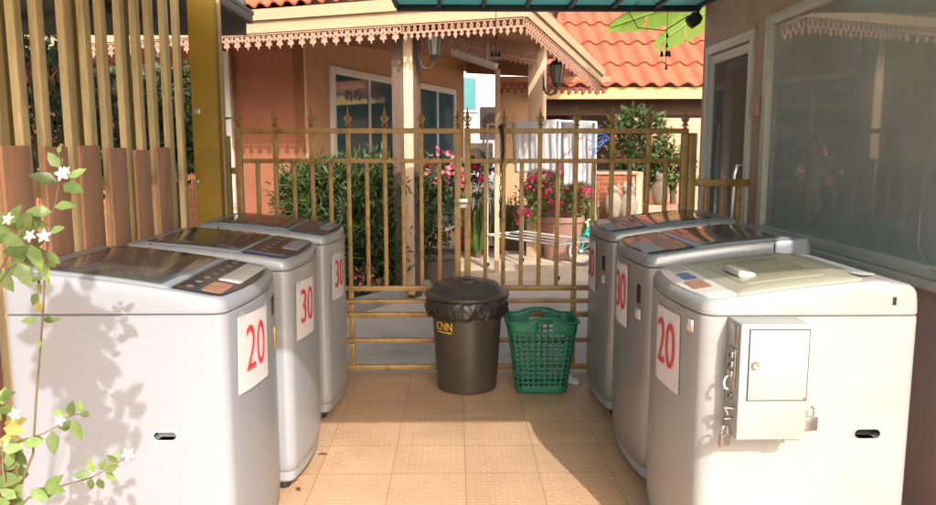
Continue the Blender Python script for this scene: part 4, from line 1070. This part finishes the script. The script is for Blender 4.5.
wb = thing('white_building', 'white plastered building with a pale window beyond the porch', 'building', (.8, 17.5, 0))
q0, q1 = aY(425, 150, 17.0), aY(533, 150, 17.0); m = MB(); m.bx(q0.x, q1.x, 17, 19.5, G, aY(480, 40, 17).z); m.build('wall', M['whitewall'], wb, smooth=0)
q0, q1 = aY(467, 110, 17.0), aY(476, 78, 17.0)
m = MB(); m.bx(q0.x - .45, q1.x + .05, 16.95, 16.999, q0.z - .05, q1.z + .05, .004); wn = m.build('window', M['white'], wb)
m = MB(); m.bx(q0.x - .40, q1.x, 16.94, 16.949, q0.z, q1.z); m.build('pane', mat('teal_pane', (.10, .28, .29), .1, var=.1), wn, smooth=0)
m = MB(); m.bx(q1.x + .3, aY(533, 150, 17).x, 16.93, 16.998, aY(480, 108, 17).z, aY(480, 104, 17).z); m.build('ledge', M['whitewall'], wb, smooth=0)

def ac(label, x0, x1, y0, y1, Y):
    a, b = aY(x0, y1, Y), aY(x1, y0, Y); wd = b.x - a.x; hh = b.z - a.z
    root = thing('air_conditioner', label, 'air conditioner', ((a.x+b.x)/2, Y + .16, a.z), 'outdoor air conditioner units')
    m = MB(); m.bx(a.x, b.x, Y, Y + .30, a.z, b.z, .015); m.build('casing', M['acw'], root)
    c = Vector((a.x + wd*.36, Y - .001, (a.z+b.z)/2)); rr = hh*.33
    m = MB(); m.lathe([(rr, 0), (rr, .004), (.001, .004)], c, 24, Matrix.Rotation(PI/2, 3, 'X'), cap1=False); m.build('fan', M['fan'], root)
    m = MB()
    for k in range(1, 6): m.tube([c + Vector((rr*k/5.2*math.cos(t), -.012, rr*k/5.2*math.sin(t))) for t in [2*PI*i/20 for i in range(20)]], .005, 4, closed=True)
    for k in range(4): t = PI*k/4; m.bar(c + Vector((rr*math.cos(t), -.012, rr*math.sin(t))), c - Vector((rr*math.cos(t), .012, rr*math.sin(t))), .008, .006)
    m.build('grille', M['acw'], root)
    m = MB(); m.bx(a.x + .05, a.x + .09, Y + .02, Y + .28, G if a.z < .8 else a.z - .06, a.z - .001); m.bx(b.x - .09, b.x - .05, Y + .02, Y + .28, G if a.z < .8 else a.z - .06, a.z - .001); m.build('bracket', M['acw'], root)
ac('pale outdoor air conditioner unit behind the slim post', 480, 514, 107, 140, 14.5)
ac('smaller outdoor air conditioner unit below the other, by the gate centre', 466, 493, 143, 172, 14.2)

# garden wall and brick planter before the tiled house
q0, q1 = aY(612, 118, 12.9), aY(700, 118, 12.9)
m = MB(); m.bx(q0.x, q1.x + 1.0, 12.9, 13.05, G, q0.z, .01); tag(m.build('garden_wall', M['pinkwall'], loc=(q0.x, 12.97, 0)), 'salmon garden wall behind the bushy green tree', 'wall')
q0, q1 = aY(583, 172, 11.0), aY(643, 172, 11.0)
pl = thing('brick_planter', 'red brick planter with a cream end post and cap, right of the laundry', 'planter', ((q0.x+q1.x)/2, 11.1, G))
m = MB(); m.bx(q0.x, q1.x - .10, 11.0, 11.5, G, q0.z - .04); m.build('brickwork', M['brick'], pl, smooth=0)
m = MB(); m.bx(q1.x - .099, q1.x, 10.97, 11.5, G, q0.z + .0, .005); m.bx(q0.x, q1.x - .10, 10.97, 11.52, q0.z - .039, q0.z + .0, .005); m.build('cap', M['creampost'], pl)
m = MB(); m.bx(q0.x + .05, q1.x - .15, 11.05, 11.45, q0.z - .001, q0.z + .015); m.build('soil', M['soil'], pl)
q2 = aY(646, 187, 11.3); q3 = aY(694, 205, 11.3)
m = MB(); m.bx(q2.x, q3.x + .3, 11.25, 11.6, G, aY(660, 205, 11.3).z, .01); tag(m.build('low_plinth', M['pinkwall'], loc=((q2.x+q3.x)/2, 11.4, 0)), 'low salmon plinth right of the brick planter', 'plinth')
def urn(label, px, py, Y, s, base):
    c = aY(px, py, Y); c.z = base
    m = MB(); m.lathe([(.07*s, 0), (.10*s, .03*s), (.12*s, .12*s), (.135*s, .22*s), (.10*s, .31*s), (.065*s, .35*s), (.085*s, .40*s), (.075*s, .44*s), (.03*s, .47*s), (.001, .48*s)], c, 16)
    for s_ in (1, -1): m.lathe([(.001, 0), (.03*s, .01*s), (.025*s, .05*s), (.001, .08*s)], c + Vector((s_*.06*s, -.03*s, .43*s)), 8)
    tag(m.build('stone_ornament', M['stone'], loc=c), label, 'ornament', 'stone garden ornaments')
urn('brown stone garden ornament before the brick planter, the left one', 613, 200, 10.75, 1.0, G + .55); urn('brown stone garden ornament before the brick planter, the right one', 628, 200, 10.75, 1.1, G + .5)
for px in (613, 628):
    c = aY(px, 200, 10.75)
m = MB(); c0, c1 = aY(608, 200, 10.75), aY(634, 200, 10.75); m.bx(c0.x, c1.x, 10.6, 10.9, G, G + .499, .01); tag(m.build('stone_stand', M['stone'], loc=((c0.x+c1.x)/2, 10.75, G)), 'rough stone stand carrying the two ornaments by the planter', 'stand')
urn('pinkish stone ornament standing on the salmon plinth', 660, 200, 11.4, 1.0, aY(660, 205, 11.3).z)

# ------------------------------------------------------------------ foliage
def rv(r=rnd):
    while True:
        v = Vector((r.uniform(-1, 1), r.uniform(-1, 1), r.uniform(-1, 1)))
        if .05 < v.length < 1: return v.normalized()
def foliage(mm, c, rad, nclump, per, L_, W_, spread=.16, up=.3, big=False, seed=1, hollow=.45):
    r = random.Random(seed); c = Vector(c)
    for _ in range(nclump):
        d = rv(r); f = r.uniform(hollow, 1)**.6
        cc = c + Vector((d.x*rad[0]*f, d.y*rad[1]*f, d.z*rad[2]*f))
        for _ in range(per):
            p = cc + rv(r)*spread*r.random()
            dr = (rv(r) + Vector((0, 0, up)) + d*.5)
            (mm.leaf if big else mm.leaf4)(p, dr, rv(r) + Vector((0, -.3, 1.2)), L_*r.uniform(.6, 1.2), W_*r.uniform(.7, 1.2))
def flowers(mm, c, rad, nclump, per, sz, seed=2, spread=.07, front=False):
    r = random.Random(seed); c = Vector(c)
    for _ in range(nclump):
        d = rv(r)
        if front: d.y = -abs(d.y)
        cc = c + Vector((d.x*rad[0], d.y*rad[1], d.z*rad[2]))*r.uniform(.75, 1.08)
        for _ in range(per):
            p = cc + rv(r)*spread*r.random(); dr = rv(r)
            mm.leaf4(p, dr, rv(r), sz*r.uniform(.6, 1.2), sz*r.uniform(.6, 1))

# planting bed, kerb and the big feathery shrub
m = MB()
bed = [fl(238, 300, G), fl(338, 318, G), fl(440, 287, G), fl(452, 262, G), fl(300, 258, G), fl(200, 262, G)]
m.prism([(p.x, p.y) for p in bed], (0, 0, G - .03), (1, 0, 0), (0, 1, 0), .07); struct(m.build('flower_bed', M['soil'], smooth=0))
kr = thing('kerb', 'grey concrete kerb edging the flower bed beyond the gate', 'kerb', (bed[1].x, bed[1].y, G))
m = MB()
m.bar(bed[0] + Zv*.05, bed[1] + Zv*.05, .10, .15, bev=.01); m.bar(bed[1] + Zv*.052, bed[2] + Zv*.052, .10, .15, bev=.01); m.build('kerb_stones', M['kerb'], kr)
sh = thing('shrub', 'big dense feathery green shrub behind the left gate leaf', 'shrub', aY(352, 280, 8.15))
m = MB()
for i, (px, py, Y, rx, rz) in enumerate(((318, 225, 8.0, .42, .52), (360, 215, 7.9, .48, .55), (400, 222, 8.1, .34, .55), (340, 255, 7.8, .55, .42), (385, 255, 7.85, .45, .42), (375, 195, 8.2, .42, .32), (305, 205, 8.3, .28, .38))):
    c = aY(px, py, Y); foliage(m, c, (rx, .38, rz), 210, 9, .10, .020, .15, .55, seed=20 + i, hollow=.2)
m.build('foliage', M['fol_dark'], sh)
m = MB()
for i, (px, py, Y, rx, rz) in enumerate(((322, 180, 7.9, .36, .18), (362, 172, 7.85, .45, .16), (402, 178, 8.0, .36, .22), (410, 205, 7.9, .3, .35), (300, 195, 8.0, .25, .25), (345, 215, 7.6, .5, .3))):
    c = aY(px, py, Y); foliage(m, c, (rx, .34, rz), 80, 9, .115, .021, .13, .8, seed=40 + i)
m.build('lit_top_leaves', M['fol_mid'], sh)  # upper leaves get a lighter green standing in for sunlight on them
m = MB(); r = random.Random(5)
for i in range(26):
    b_ = aY(r.uniform(325, 400), 282, 8.1); b_.z = G; t_ = aY(r.uniform(290, 425), r.uniform(170, 230), r.uniform(7.8, 8.3)); m.tube([b_, b_.lerp(t_, .5) + Vector((r.uniform(-.05, .05), 0, .05)), t_], [.014, .010, .004], 5)
m.build('stems', M['bark'], sh)
# pink flowers low in the shrub
m = MB(); c = aY(370, 278, 7.55); flowers(m, c, (.16, .1, .10), 14, 8, .05, 8); pr_ = thing('flowering_plant', 'low pale pink flowering plant at the foot of the feathery shrub', 'plant', (c.x, c.y, G)); m.build('blossoms', M['rose'], pr_)
m = MB(); foliage(m, c - Vector((0, -.05, .03)), (.2, .1, .14), 26, 8, .09, .02, .08, .3, seed=9); m.build('foliage', M['fol_mid'], pr_)
m = MB(); m.tube([(c.x, c.y, G), (c.x + .01, c.y, c.z)], .008, 5); m.build('stem', M['bark'], pr_)

def pot_plant(label, px, pybase, Ypot, pr, ph, potmat, fol, flw, name='potted_plant', seed=3, leafm='fol_mid', lp=(.09, .03), flower=('pink', .055)):
    b_ = aY(px, pybase, Ypot); b_.z = G; b_.y = Ypot
    root = thing(name, label, 'potted plant', b_)
    m = MB(); m.lathe([(pr*.66, 0), (pr*.72, .01), (pr*.9, ph*.55), (pr*.98, ph*.86), (pr*1.06, ph*.88), (pr*1.06, ph), (pr*.93, ph), (pr*.92, ph*.93)], b_, 30); m.build('pot', potmat, root)
    m = MB(); m.lathe([(pr*.9, ph*.92), (.001, ph*.94)], b_, 20, cap1=False); m.build('soil', M['soil'], root)
    if fol:
        m = MB()
        for i, (x, y, Y, rx, rz, n) in enumerate(fol): foliage(m, aY(x, y, Y), (rx, rx*.8, rz), n, 9, lp[0], lp[1], .10, .4, seed=seed*10 + i)
        m.build('foliage', M[leafm], root)
        m = MB(); r = random.Random(seed)
        for (x, y, Y, rx, rz, n) in fol:
            t_ = aY(x, y, Y); m.tube([b_ + Vector((r.uniform(-.05, .05), 0, ph*.9)), b_.lerp(t_, .55) + Vector((0, 0, .15)), t_ + Vector((0, 0, rz*.5))], [.014, .01, .005], 6)
        m.build('stem', M['bark'], root)
    if flw:
        m = MB()
        for i, (x, y, Y, rx, rz, n) in enumerate(flw): flowers(m, aY(x, y, Y), (rx, rx*.8, rz), n, 9, flower[1], seed*7 + i, .07, True)
        m.build('blossoms', M[flower[0]], root)
    return root
pot_plant('grey brown bowl pot with a tall pink flowering plant, left of the bin', 432, 285, 8.25, .30, .40, M['stonepot'],
          [(437, 215, 8.25, .26, .36, 60), (447, 180, 8.2, .20, .26, 40), (425, 232, 8.2, .2, .2, 24)], [(440, 165, 8.1, .24, .14, 10), (431, 180, 8.0, .10, .06, 3), (455, 172, 8.0, .10, .12, 4)], seed=4, leafm='fol_dark', flower=('rose', .065))
pot_plant('large terracotta pot with magenta bougainvillea before the brick planter', 561, 258, 10.45, .30, .60, M['terracotta'],
          [(552, 195, 10.4, .42, .30, 90), (575, 190, 10.4, .30, .32, 60), (530, 205, 10.3, .25, .25, 34)], [(560, 188, 10.25, .50, .32, 16), (540, 182, 10.2, .32, .24, 7), (583, 182, 10.2, .16, .24, 6), (521, 216, 10.1, .10, .10, 5)], seed=6, leafm='fol_light', flower=('pink', .06))
def spiky(label, px, py, Y, n, L_, W_, seed, m_='fol_light'):
    b_ = aY(px, py, Y); b_.z = G; root = thing('spiky_plant', label, 'plant', b_, 'strappy garden plants'); r = random.Random(seed); m = MB()
    for _ in range(n):
        a = r.uniform(0, 2*PI); t = r.uniform(.15, .8); d = Vector((math.cos(a)*t, math.sin(a)*t, 1)); m.leaf(b_ + Vector((math.cos(a), math.sin(a), 0))*.05 + Zv*.05, d, Vector((math.cos(a), math.sin(a), .3)), L_*r.uniform(.6, 1.1), W_, .2, .35)
    m.build('leaves', M[m_], root)
    m = MB(); m.lathe([(.05, 0), (.06, .06), (.03, .12), (.001, .14)], b_, 10); m.build('crown', M['bark'], root)
spiky('bright strappy plant just right of the gate centre', 478, 246, 10.6, 70, .75, .05, 1)
spiky('pale strappy plant behind the slim white post', 500, 244, 11.0, 70, .85, .05, 2)
spiky('strappy plant at the right of the terracotta pot', 590, 238, 10.8, 60, .7, .05, 3)
pot_plant('dark round pot with leafy plant and purple pink flowers behind the gate centre', 470, 245, 11.4, .25, .34, M['stonepot'],
          [(473, 190, 11.3, .30, .45, 70), (484, 170, 11.3, .2, .2, 26)], [(476, 172, 11.2, .2, .12, 7), (470, 234, 11.0, .12, .12, 4)], seed=9, leafm='fol_dark', flower=('pink', .07))
q0, q1 = aY(505, 240, 11.3), aY(530, 210, 11.3)
m = MB(); m.bx(q0.x, q1.x, 11.3, 11.7, G, q1.z + .05, .01); tag(m.build('planter_box', M['stonepot'], loc=(q0.x, 11.5, G)), 'dark square planter box left of the far porch post', 'planter')
m = MB(); pts = [fl(x, y, G + .02) for x, y in ((470, 244), (490, 247), (505, 246), (520, 247), (532, 249), (545, 246))]; m.tube(pts, .018, 6); tag(m.build('garden_hose', M['hose'], loc=pts[2]), 'blue garden hose lying on the yard before the planters', 'hose')
# bushy tree before the salmon wall
def tree(label, px, py, Y, rx, rz, n, seed, m1='fol_mid', nm='bushy_tree', extra=None):
    c = aY(px, py, Y); root = thing(nm, label, 'tree', (c.x, c.y, G))
    m = MB(); foliage(m, c, (rx, rx*.8, rz), n, 10, .13, .055, .17, .2, seed=seed)
    for i, (x, y, Yq, r1, r2, nn) in enumerate(extra or []): foliage(m, aY(x, y, Yq), (r1, r1*.8, r2), nn, 10, .12, .05, .15, .2, seed=seed + 50 + i)
    m.build('crown', M[m1], root)
    m = MB(); r = random.Random(seed); m.tube([(c.x, c.y, G), (c.x + .04, c.y, c.z*.5), (c.x, c.y, c.z)], [.07, .055, .04], 8)
    for _ in range(10): d = rv(r); m.tube([(c.x, c.y, c.z*.75), c + Vector((d.x*rx*.8, d.y*rx*.6, abs(d.z)*rz*.8))], [.025, .006], 5)
    m.build('trunk', M['bark'], root)
tree('bushy dark green tree behind the right gate leaf', 640, 150, 12.2, .52, .62, 150, 71, extra=[(632, 125, 12.2, .35, .25, 40), (655, 165, 12.1, .4, .3, 50)])
tree('light green bush under the bushy tree by the shop door', 672, 172, 11.9, .3, .3, 50, 75, 'fol_light', 'bush')
# greenery behind the screen on the left
for i, (px, py, Y, rx, rz) in enumerate(((45, 120, 6.9, .6, .75), (120, 130, 7.6, .7, .6), (175, 120, 7.9, .4, .6))):
    tree(('dark shrub behind the near slats of the screen', 'dark shrub behind the middle slats of the screen', 'dark shrub behind the last slats by the pillar')[i], px, py, Y, rx, rz, 130, 80 + i, 'fol_dark', 'shrub')
q0, q1 = aY(30, 250, 6.6), aY(195, 66, 8.0)
m = MB(); fA0 = aY(25, 75, 6.3); fA1 = aY(200, 75, 8.35)
nn = 46
for i in range(nn + 1):
    p = fA0.lerp(fA1, i/nn); m.bar((p.x, p.y, G), (p.x, p.y, p.z + .1), .004, .004)
for j in range(26): m.bar((fA0.x, fA0.y, .0 + j*.085), (fA1.x, fA1.y, .0 + j*.085), .004, .004)
tag(m.build('net_fence', M['net'], loc=fA0, smooth=0), 'grey wire net fence seen through the slat screen', 'fence')

# banana plant rising behind the shop corner
bp = thing('banana_plant', 'banana plant leaning its big pale leaves before the tile roof', 'banana plant', (3.55, 8.6, G))
m = MB(); m.tube([(3.55, 8.6, G), (3.52, 8.6, 1.2), (3.45, 8.55, 2.5), (3.4, 8.5, 3.0)], [.13, .12, .10, .06], 12); m.build('stem', M['bstem'], bp)
def bleaf(pts, W_, tear, seed, blade=None):
    r = random.Random(seed); pts = [Vector(p) for p in pts]; n = 26
    def bez(t): a, b, c, d = pts; return a*(1-t)**3 + b*3*t*(1-t)**2 + c*3*t*t*(1-t) + d*t**3
    m = MB()
    cs = [bez(i/n) for i in range(n+1)]
    m.tube(cs, [.022*(1 - .8*i/n) for i in range(n+1)], 6)
    for side in (1, -1):
        for i in range(4, n):
            t0, t1 = i/n, (i+1)/n; d = (cs[min(i+1, n)] - cs[i]).normalized(); sd = d.cross(Zv).normalized()*side
            if blade is not None: bl = Vector(blade); sd = (bl - d*bl.dot(d)).normalized()*side
            prof = lambda t: W_*min(1, ((t-.12)/.2)**.6 if t > .12 else 0)*(1 if t < .7 else max(0.03, (1-(t-.7)/.3))**.6)
            dr = -.28 if blade is None else -.1; k = r.random() < tear; lag = .03*(1 if k else 0)
            e0 = cs[i] + sd*prof(t0) + d*.06 + Zv*(dr*prof(t0)) ; e1 = cs[i+1] + sd*prof(t1) + d*(.06 - lag) + Zv*(dr*prof(t1) - (.04 if k else 0))
            m0 = cs[i].lerp(e0, .5) + Zv*.03; m1 = cs[i+1].lerp(e1, .5) + Zv*.03
            m.bm.faces.new([m.bm.verts.new(q) for q in (cs[i], cs[i+1], m1, m0)]); m.bm.faces.new([m.bm.verts.new(q) for q in (m0, m1, e1, e0)])
    bmesh.ops.remove_doubles(m.bm, verts=m.bm.verts[:], dist=.0005)
    m.build('leaf', M['banana'], bp, recalc=False)
bt = (3.4, 8.5, 2.95)
bleaf([bt, (3.0, 8.3, 3.25), aY(655, 12, 8.1), aY(611, 27, 8.0)], .17, .12, 3, (.1, -.45, 1))
bleaf([bt, (3.1, 8.2, 3.2), aY(683, 22, 8.0), aY(656, 47, 7.9)], .16, .4, 5, (-.5, -.35, .6))
bleaf([bt, (3.8, 8.6, 3.8), (4.4, 8.8, 3.9), (5.0, 9.0, 3.3)], .24, .2, 6)
bleaf([bt, (3.5, 8.8, 3.9), (3.6, 9.6, 4.2), (3.9, 10.4, 3.7)], .24, .2, 7)
bleaf([bt, (3.7, 8.2, 3.8), (4.2, 7.6, 3.9), (4.6, 7.0, 3.4)], .24, .2, 8)

# ------------------------------------------------------------------ laundry rack, towels, child's bicycle
ra, rb, rc = fl(487, 267, G), fl(557, 281, G), fl(522, 262, G); rdv = rb - ra; rcv = (rc - ra)
corners = [ra, rb, rb + rcv, rc]; zr = aY(500, 123, 9.3).z
rack = thing('laundry_rack', 'white metal laundry rack on casters behind the right gate leaf', 'rack', (ra + rb + rcv + ra)/2 if False else ra)
for c in corners:
    m = MB(); m.tube([(c.x, c.y, G + .06), (c.x, c.y, zr)], .016, 8); m.build('leg', M['rackm'], rack)
    m = MB(); m.lathe([(.03, -.012), (.034, -.006), (.034, .006), (.03, .012)], (c.x, c.y, G + .034), 14, Matrix.Rotation(PI/2, 3, 'X')); m.build('caster', M['black'], rack)
for zz in (zr, .42 + G):
    for i in range(4): a, b = corners[i], corners[(i+1) % 4]; m = MB(); m.tube([(a.x, a.y, zz), (b.x, b.y, zz)], .013, 7); m.build('bar', M['rackm'], rack)
for t_ in (.33, .67):
    a = ra.lerp(rc, t_); b = rb.lerp(rb + rcv, t_)
    for zz in (zr, .42 + G): m = MB(); m.tube([(a.x, a.y, zz), (b.x, b.y, zz)], .009, 6); m.build('bar', M['rackm'], rack)
def towel(label, p, q, zt_, df, db, mat_, seed, name='towel', grp='washing on the rack'):
    r = random.Random(seed); p = Vector((p.x, p.y, zt_ + .016)); q = Vector((q.x, q.y, zt_ + .016)); u = (q-p).normalized(); nrm = Vector((u.y, -u.x, 0))
    if nrm.y > 0: nrm = -nrm
    ph = r.uniform(0, 6)
    def f(a, b):
        L_ = (q-p).length; s_ = b*(df + db) - db
        c = p + u*(L_*a)
        if abs(s_) < .02: off = nrm*s_*1.0
        else: off = nrm*(.02 if s_ > 0 else -.02) - Zv*(abs(s_) - .02)
        k = min(1, abs(s_)/.25); wob = (.012*math.sin(a*13 + ph) + .006*math.sin(a*39 + ph*2 + b*3))*k
        return c + off + nrm*wob*(1 if s_ > 0 else -.6) + Zv*(-.02*math.sin(a*6 + ph)*k) + u*(.02*math.sin(b*7 + ph)*k)
    m = MB(); m.grid(f, 34, 30); return tag(m.build(name, mat_, smooth=80, solid=.006, loc=p, recalc=False), label, 'laundry', grp)
def onrail(t0, t1, s): a = ra + rdv*t0 + rcv*s; b = ra + rdv*t1 + rcv*s; return a, b
a, b = onrail(.42, .98, 0); towel('large white towel hanging at the front of the laundry rack', a, b, zr, .62, .5, M['towel'], 1)
a, b = onrail(.02, .55, 1); towel('white towel on the rear left bar of the laundry rack', a, b, zr, .55, .5, M['towel'], 2)
a, b = onrail(.60, .97, 1); towel('white towel on the rear right bar of the laundry rack', a, b, zr, .78, .5, M['towel'], 3)
a, b = onrail(.22, .36, .33); towel('small yellow green cloth on the laundry rack', a, b, zr, .42, .3, M['cloth_y'], 4, 'cloth')
a, b = onrail(.30, .42, .2); towel('small blue cloth on the laundry rack', a, b, zr, .55, .3, M['cloth_b'], 5, 'cloth')
q = aY(598, 138, 8.95); hg = thing('wire_hanger', 'blue wire peg hanger at the right end of the laundry rack', 'hanger', q); m = MB()
for k in range(3):
    m.tube([q + Vector(((.13 - .03*k)*math.cos(t), .06*math.sin(t), (.05 + .03*k)*math.sin(t + k) - .06*k)) for t in [2*PI*i/20 for i in range(20)]], .005, 5, closed=True)
m.tube([q + Vector((0, 0, .03)), q + Vector((0, 0, .12)), q + Vector((.02, 0, .15)), q + Vector((.04, 0, .13))], .004, 5)
m.build('wire', M['bluewire'], hg)

def kid_bike():
    b_ = fl(581, 266, G); root = thing('child_bicycle', 'child bicycle with teal mudguard and blue training wheel by the terracotta pot', 'bicycle', b_)
    u = Vector((.93, -.37, 0)).normalized(); n = Vector((u.y, -u.x, 0)); R0 = .20
    W = lambda x, z, k=0: b_ + u*x + Zv*z + n*k
    for x in (0, .62):
        m = MB(); m.tube([W(x + (R0 - .025)*math.cos(t), R0 + (R0 - .025)*math.sin(t)) for t in [2*PI*i/28 for i in range(28)]], .025, 8, closed=True); wl = m.build('wheel', M['tyre'], root)
        m = MB()
        for i in range(10): t = 2*PI*i/10; m.tube([W(x, R0), W(x + (R0 - .04)*math.cos(t), R0 + (R0 - .04)*math.sin(t))], .003, 4)
        m.tube([W(x + (R0 - .05)*math.cos(t), R0 + (R0 - .05)*math.sin(t)) for t in [2*PI*i/28 for i in range(28)]], .008, 6, closed=True); m.tube([W(x, R0, -.04), W(x, R0, .04)], .018, 8); m.build('rim', M['rackm'], wl)
        m = MB(); ts = [R(30 + 130*i/14) for i in range(15)]
        m.loft([[W(x + (R0 + .02)*math.cos(t), R0 + (R0 + .02)*math.sin(t), k) for k in (-.035, 0, .035)] for t in ts], False, False, False); m.build('mudguard', M['teal_bike'], root, solid=.004)
    m = MB(); m.tube([W(0, R0), W(.05, .42), W(.08, .52)], .016, 8); m.tube([W(.06, .44), W(.30, .26), W(.62, R0)], .018, 8); m.tube([W(.30, .26), W(.42, .50)], .015, 8); m.tube([W(.07, .48), W(.40, .44)], .014, 8); m.build('frame', M['teal_bike'], root)
    m = MB(); m.tube([W(.08, .52), W(.07, .58)], .012, 8); m.tube([W(.10, .60, -.2), W(.06, .60, -.12), W(.06, .57, 0), W(.06, .60, .12), W(.10, .60, .2)], .011, 8); m.build('handlebar', M['rackm'], root)
    m = MB(); m.tube([W(.34, .54), W(.40, .55), W(.52, .55)], [.02, .05, .065], 8); m.build('saddle', M['black'], root)
    for k in (-.14, .14):
        m = MB(); m.tube([W(.62 + .055*math.cos(t), .07 + .055*math.sin(t), k) for t in [2*PI*i/16 for i in range(16)]], .015, 6, closed=True); m.tube([W(.62, .07, k), W(.62, R0, k*.3)], .008, 6); m.build('training_wheel', M['hose'], root)
kid_bike()

# ------------------------------------------------------------------ jasmine in front of the left machine
JY = 1.70
jas = thing('jasmine_plant', 'climbing jasmine with white flowers before the front left machine', 'plant', (aY(-20, 505, JY).x, JY, 0))
def JP(x, y, dy=0): return aY(x, y, JY + dy)
base = Vector((aY(-10, 505, JY).x, JY, 0))
m = MB()
def stem(pts, r0, r1):
    n = len(pts); m.tube(pts, [r0 + (r1-r0)*i/(n-1) for i in range(n)], 6)
stem([base, JP(10, 520), JP(24, 476), JP(33, 454), JP(36, 400), JP(41, 340), JP(44, 295), JP(45, 262), JP(50, 228), JP(58, 190), JP(62, 168), JP(58, 152)], .0034, .0009)
stem([JP(10, 520), JP(28, 498), JP(60, 486), JP(90, 478), JP(115, 465), JP(127, 456)], .003, .001)
stem([base, JP(-5, 480, .03), JP(4, 455, .02), JP(18, 441, .01), JP(42, 434), JP(58, 426), JP(66, 418)], .003, .001)
stem([JP(66, 418), JP(76, 414), JP(88, 416)], .0015, .001)
stem([base, JP(-12, 420, -.05), JP(-14, 330, -.06), JP(-4, 280, -.04), JP(12, 246, -.02), JP(30, 225)], .005, .0012)
stem([JP(36, 222), JP(52, 226)], .0014, .001); stem([JP(-6, 290, -.04), JP(10, 268), JP(24, 262), JP(34, 254)], .002, .001)
stem([base, JP(8, 500, -.03), JP(3, 470, -.03), JP(2, 440, -.02)], .004, .0015)
# leaf sprays out of the frame that throw the big shadow on the machine
r = random.Random(11); sprays = []
for k in range(7):
    t_ = Vector((r.uniform(-.86, -.70), r.uniform(.85, .95), r.uniform(1.55, 2.0)))
    b0_ = Vector((base.x + .05, base.y - .25, 0)); stem([b0_, Vector((-1.05, 1.1, .8)), Vector((-.95, .95, 1.3)), t_], .006, .0015); sprays.append(t_)
m.build('stems', M['stem'], jas)
g = MB(); yl = MB(); r = random.Random(3)
def jl(x, y, L_, ang, mm=None, dy=0.0, w_=.5, tilt=None):
    p = JP(x, y, dy); a = R(ang); d = Vector((math.cos(a), r.uniform(-.5, .3), math.sin(a))); nn = Vector((r.uniform(-.3, .3), -1.0, r.uniform(.2, .8)))
    s_ = (JY + dy)/F; (mm or g).leaf(p, d, nn, L_*s_, L_*s_*w_*1.05, .18, .12)
for (x, y, L_, an) in ((60, 168, 20, 125), (62, 165, 9, 70), (58, 153, 9, 60), (66, 175, 9, -10), (50, 200, 0.1, 0), (58, 182, 27, 160), (63, 184, 28, -15), (70, 178, 18, 35), (54, 207, 22, 8), (52, 212, 24, 175),
                        (46, 228, 16, 140), (50, 232, 17, 20), (45, 240, 16, -150), (42, 214, 28, -140), (46, 252, 18, -50), (44, 262, 15, -10), (44, 276, 13, -160), (45, 274, 12, -80), (38, 292, 18, -120),
                        (38, 320, 16, 178), (42, 320, 18, 3), (40, 340, 9, -90),
                        (0, 235, 28, -20), (2, 252, 30, 10), (8, 262, 34, -30), (14, 240, 30, 30), (20, 248, 34, -20), (18, 262, 30, -60), (26, 232, 26, 60), (30, 244, 28, -70), (0, 270, 26, -60), (-6, 222, 24, 20), (10, 225, 24, 70), (26, 262, 24, 10), (34, 262, 22, -40),
                        (66, 418, 16, 125), (70, 416, 20, 70), (72, 420, 24, -65), (80, 412, 14, 80), (80, 412, 14, -10), (58, 428, 22, 20), (52, 430, 26, -80),
                        (92, 474, 20, 175), (95, 472, 18, 110), (100, 470, 16, 60), (104, 470, 18, 20), (92, 478, 18, -110), (98, 478, 16, -80), (112, 464, 14, 60), (118, 462, 14, 140), (105, 472, 16, -30),
                        (2, 405, 20, 80), (-4, 398, 22, 20), (2, 420, 20, 130), (20, 455, 22, 130), (0, 470, 30, 45), (-4, 480, 32, 10), (8, 468, 22, 80), (26, 478, 20, 90), (30, 490, 24, -20), (32, 497, 30, 20), (44, 484, 28, -10), (44, 492, 26, 45), (14, 500, 24, 60), (28, 440, 18, 10)):
    jl(x, y, L_*.98, an, dy=r.uniform(-.05, .05))
rj = random.Random(21)
for _ in range(26): jl(rj.uniform(-8, 26), rj.choice((rj.uniform(222, 275), rj.uniform(400, 500), rj.uniform(455, 505))), rj.uniform(18, 27), rj.uniform(0, 360), dy=rj.uniform(-.08, .10))
for (x, y, L_, an) in ((3, 428, 22, -5), (4, 424, 24, 15), (-4, 442, 26, 0), (14, 500, 22, 85), (38, 300, 13, -90), (40, 282, 12, -100)): jl(x, y, L_*1.1, an, yl, r.uniform(-.02, .02))
for t_ in sprays:
    for _ in range(26):
        p = t_ + rv(r)*.13*r.random(); g.leaf(p, rv(r), Vector((r.uniform(-.5, .5), -1, .6)), r.uniform(.06, .10), r.uniform(.035, .05), .2, .15)
g.build('foliage', M['leaf'], jas, recalc=False); yl.build('yellow_leaves', M['leafy'], jas, recalc=False)
for (x, y, s_) in ((62, 174, 8.5), (66, 171, 6), (8, 219, 8.5), (30, 236, 8), (44, 236, 8.5), (15, 414, 8), (60, 420, 7.5), (128, 454, 8), (7, 446, 5)):
    p = JP(x, y, -.03); s_ *= JY/F*.9; m = MB(); ph = r.uniform(0, 6); tl = Vector((r.uniform(-.3, .3), -1, r.uniform(.1, .6))).normalized(); uu = tl.orthogonal().normalized(); vv = tl.cross(uu)
    for k in range(5): a = ph + 2*PI*k/5; d = uu*math.cos(a) + vv*math.sin(a); m.leaf(p, d + tl*.15, tl, s_, s_*.55, .15, .1)
    m.tube([p - tl*.0005, p - tl*s_*1.2], [.0012, .0008], 5); f = m.build('flower', M['petal'], jas, recalc=False)
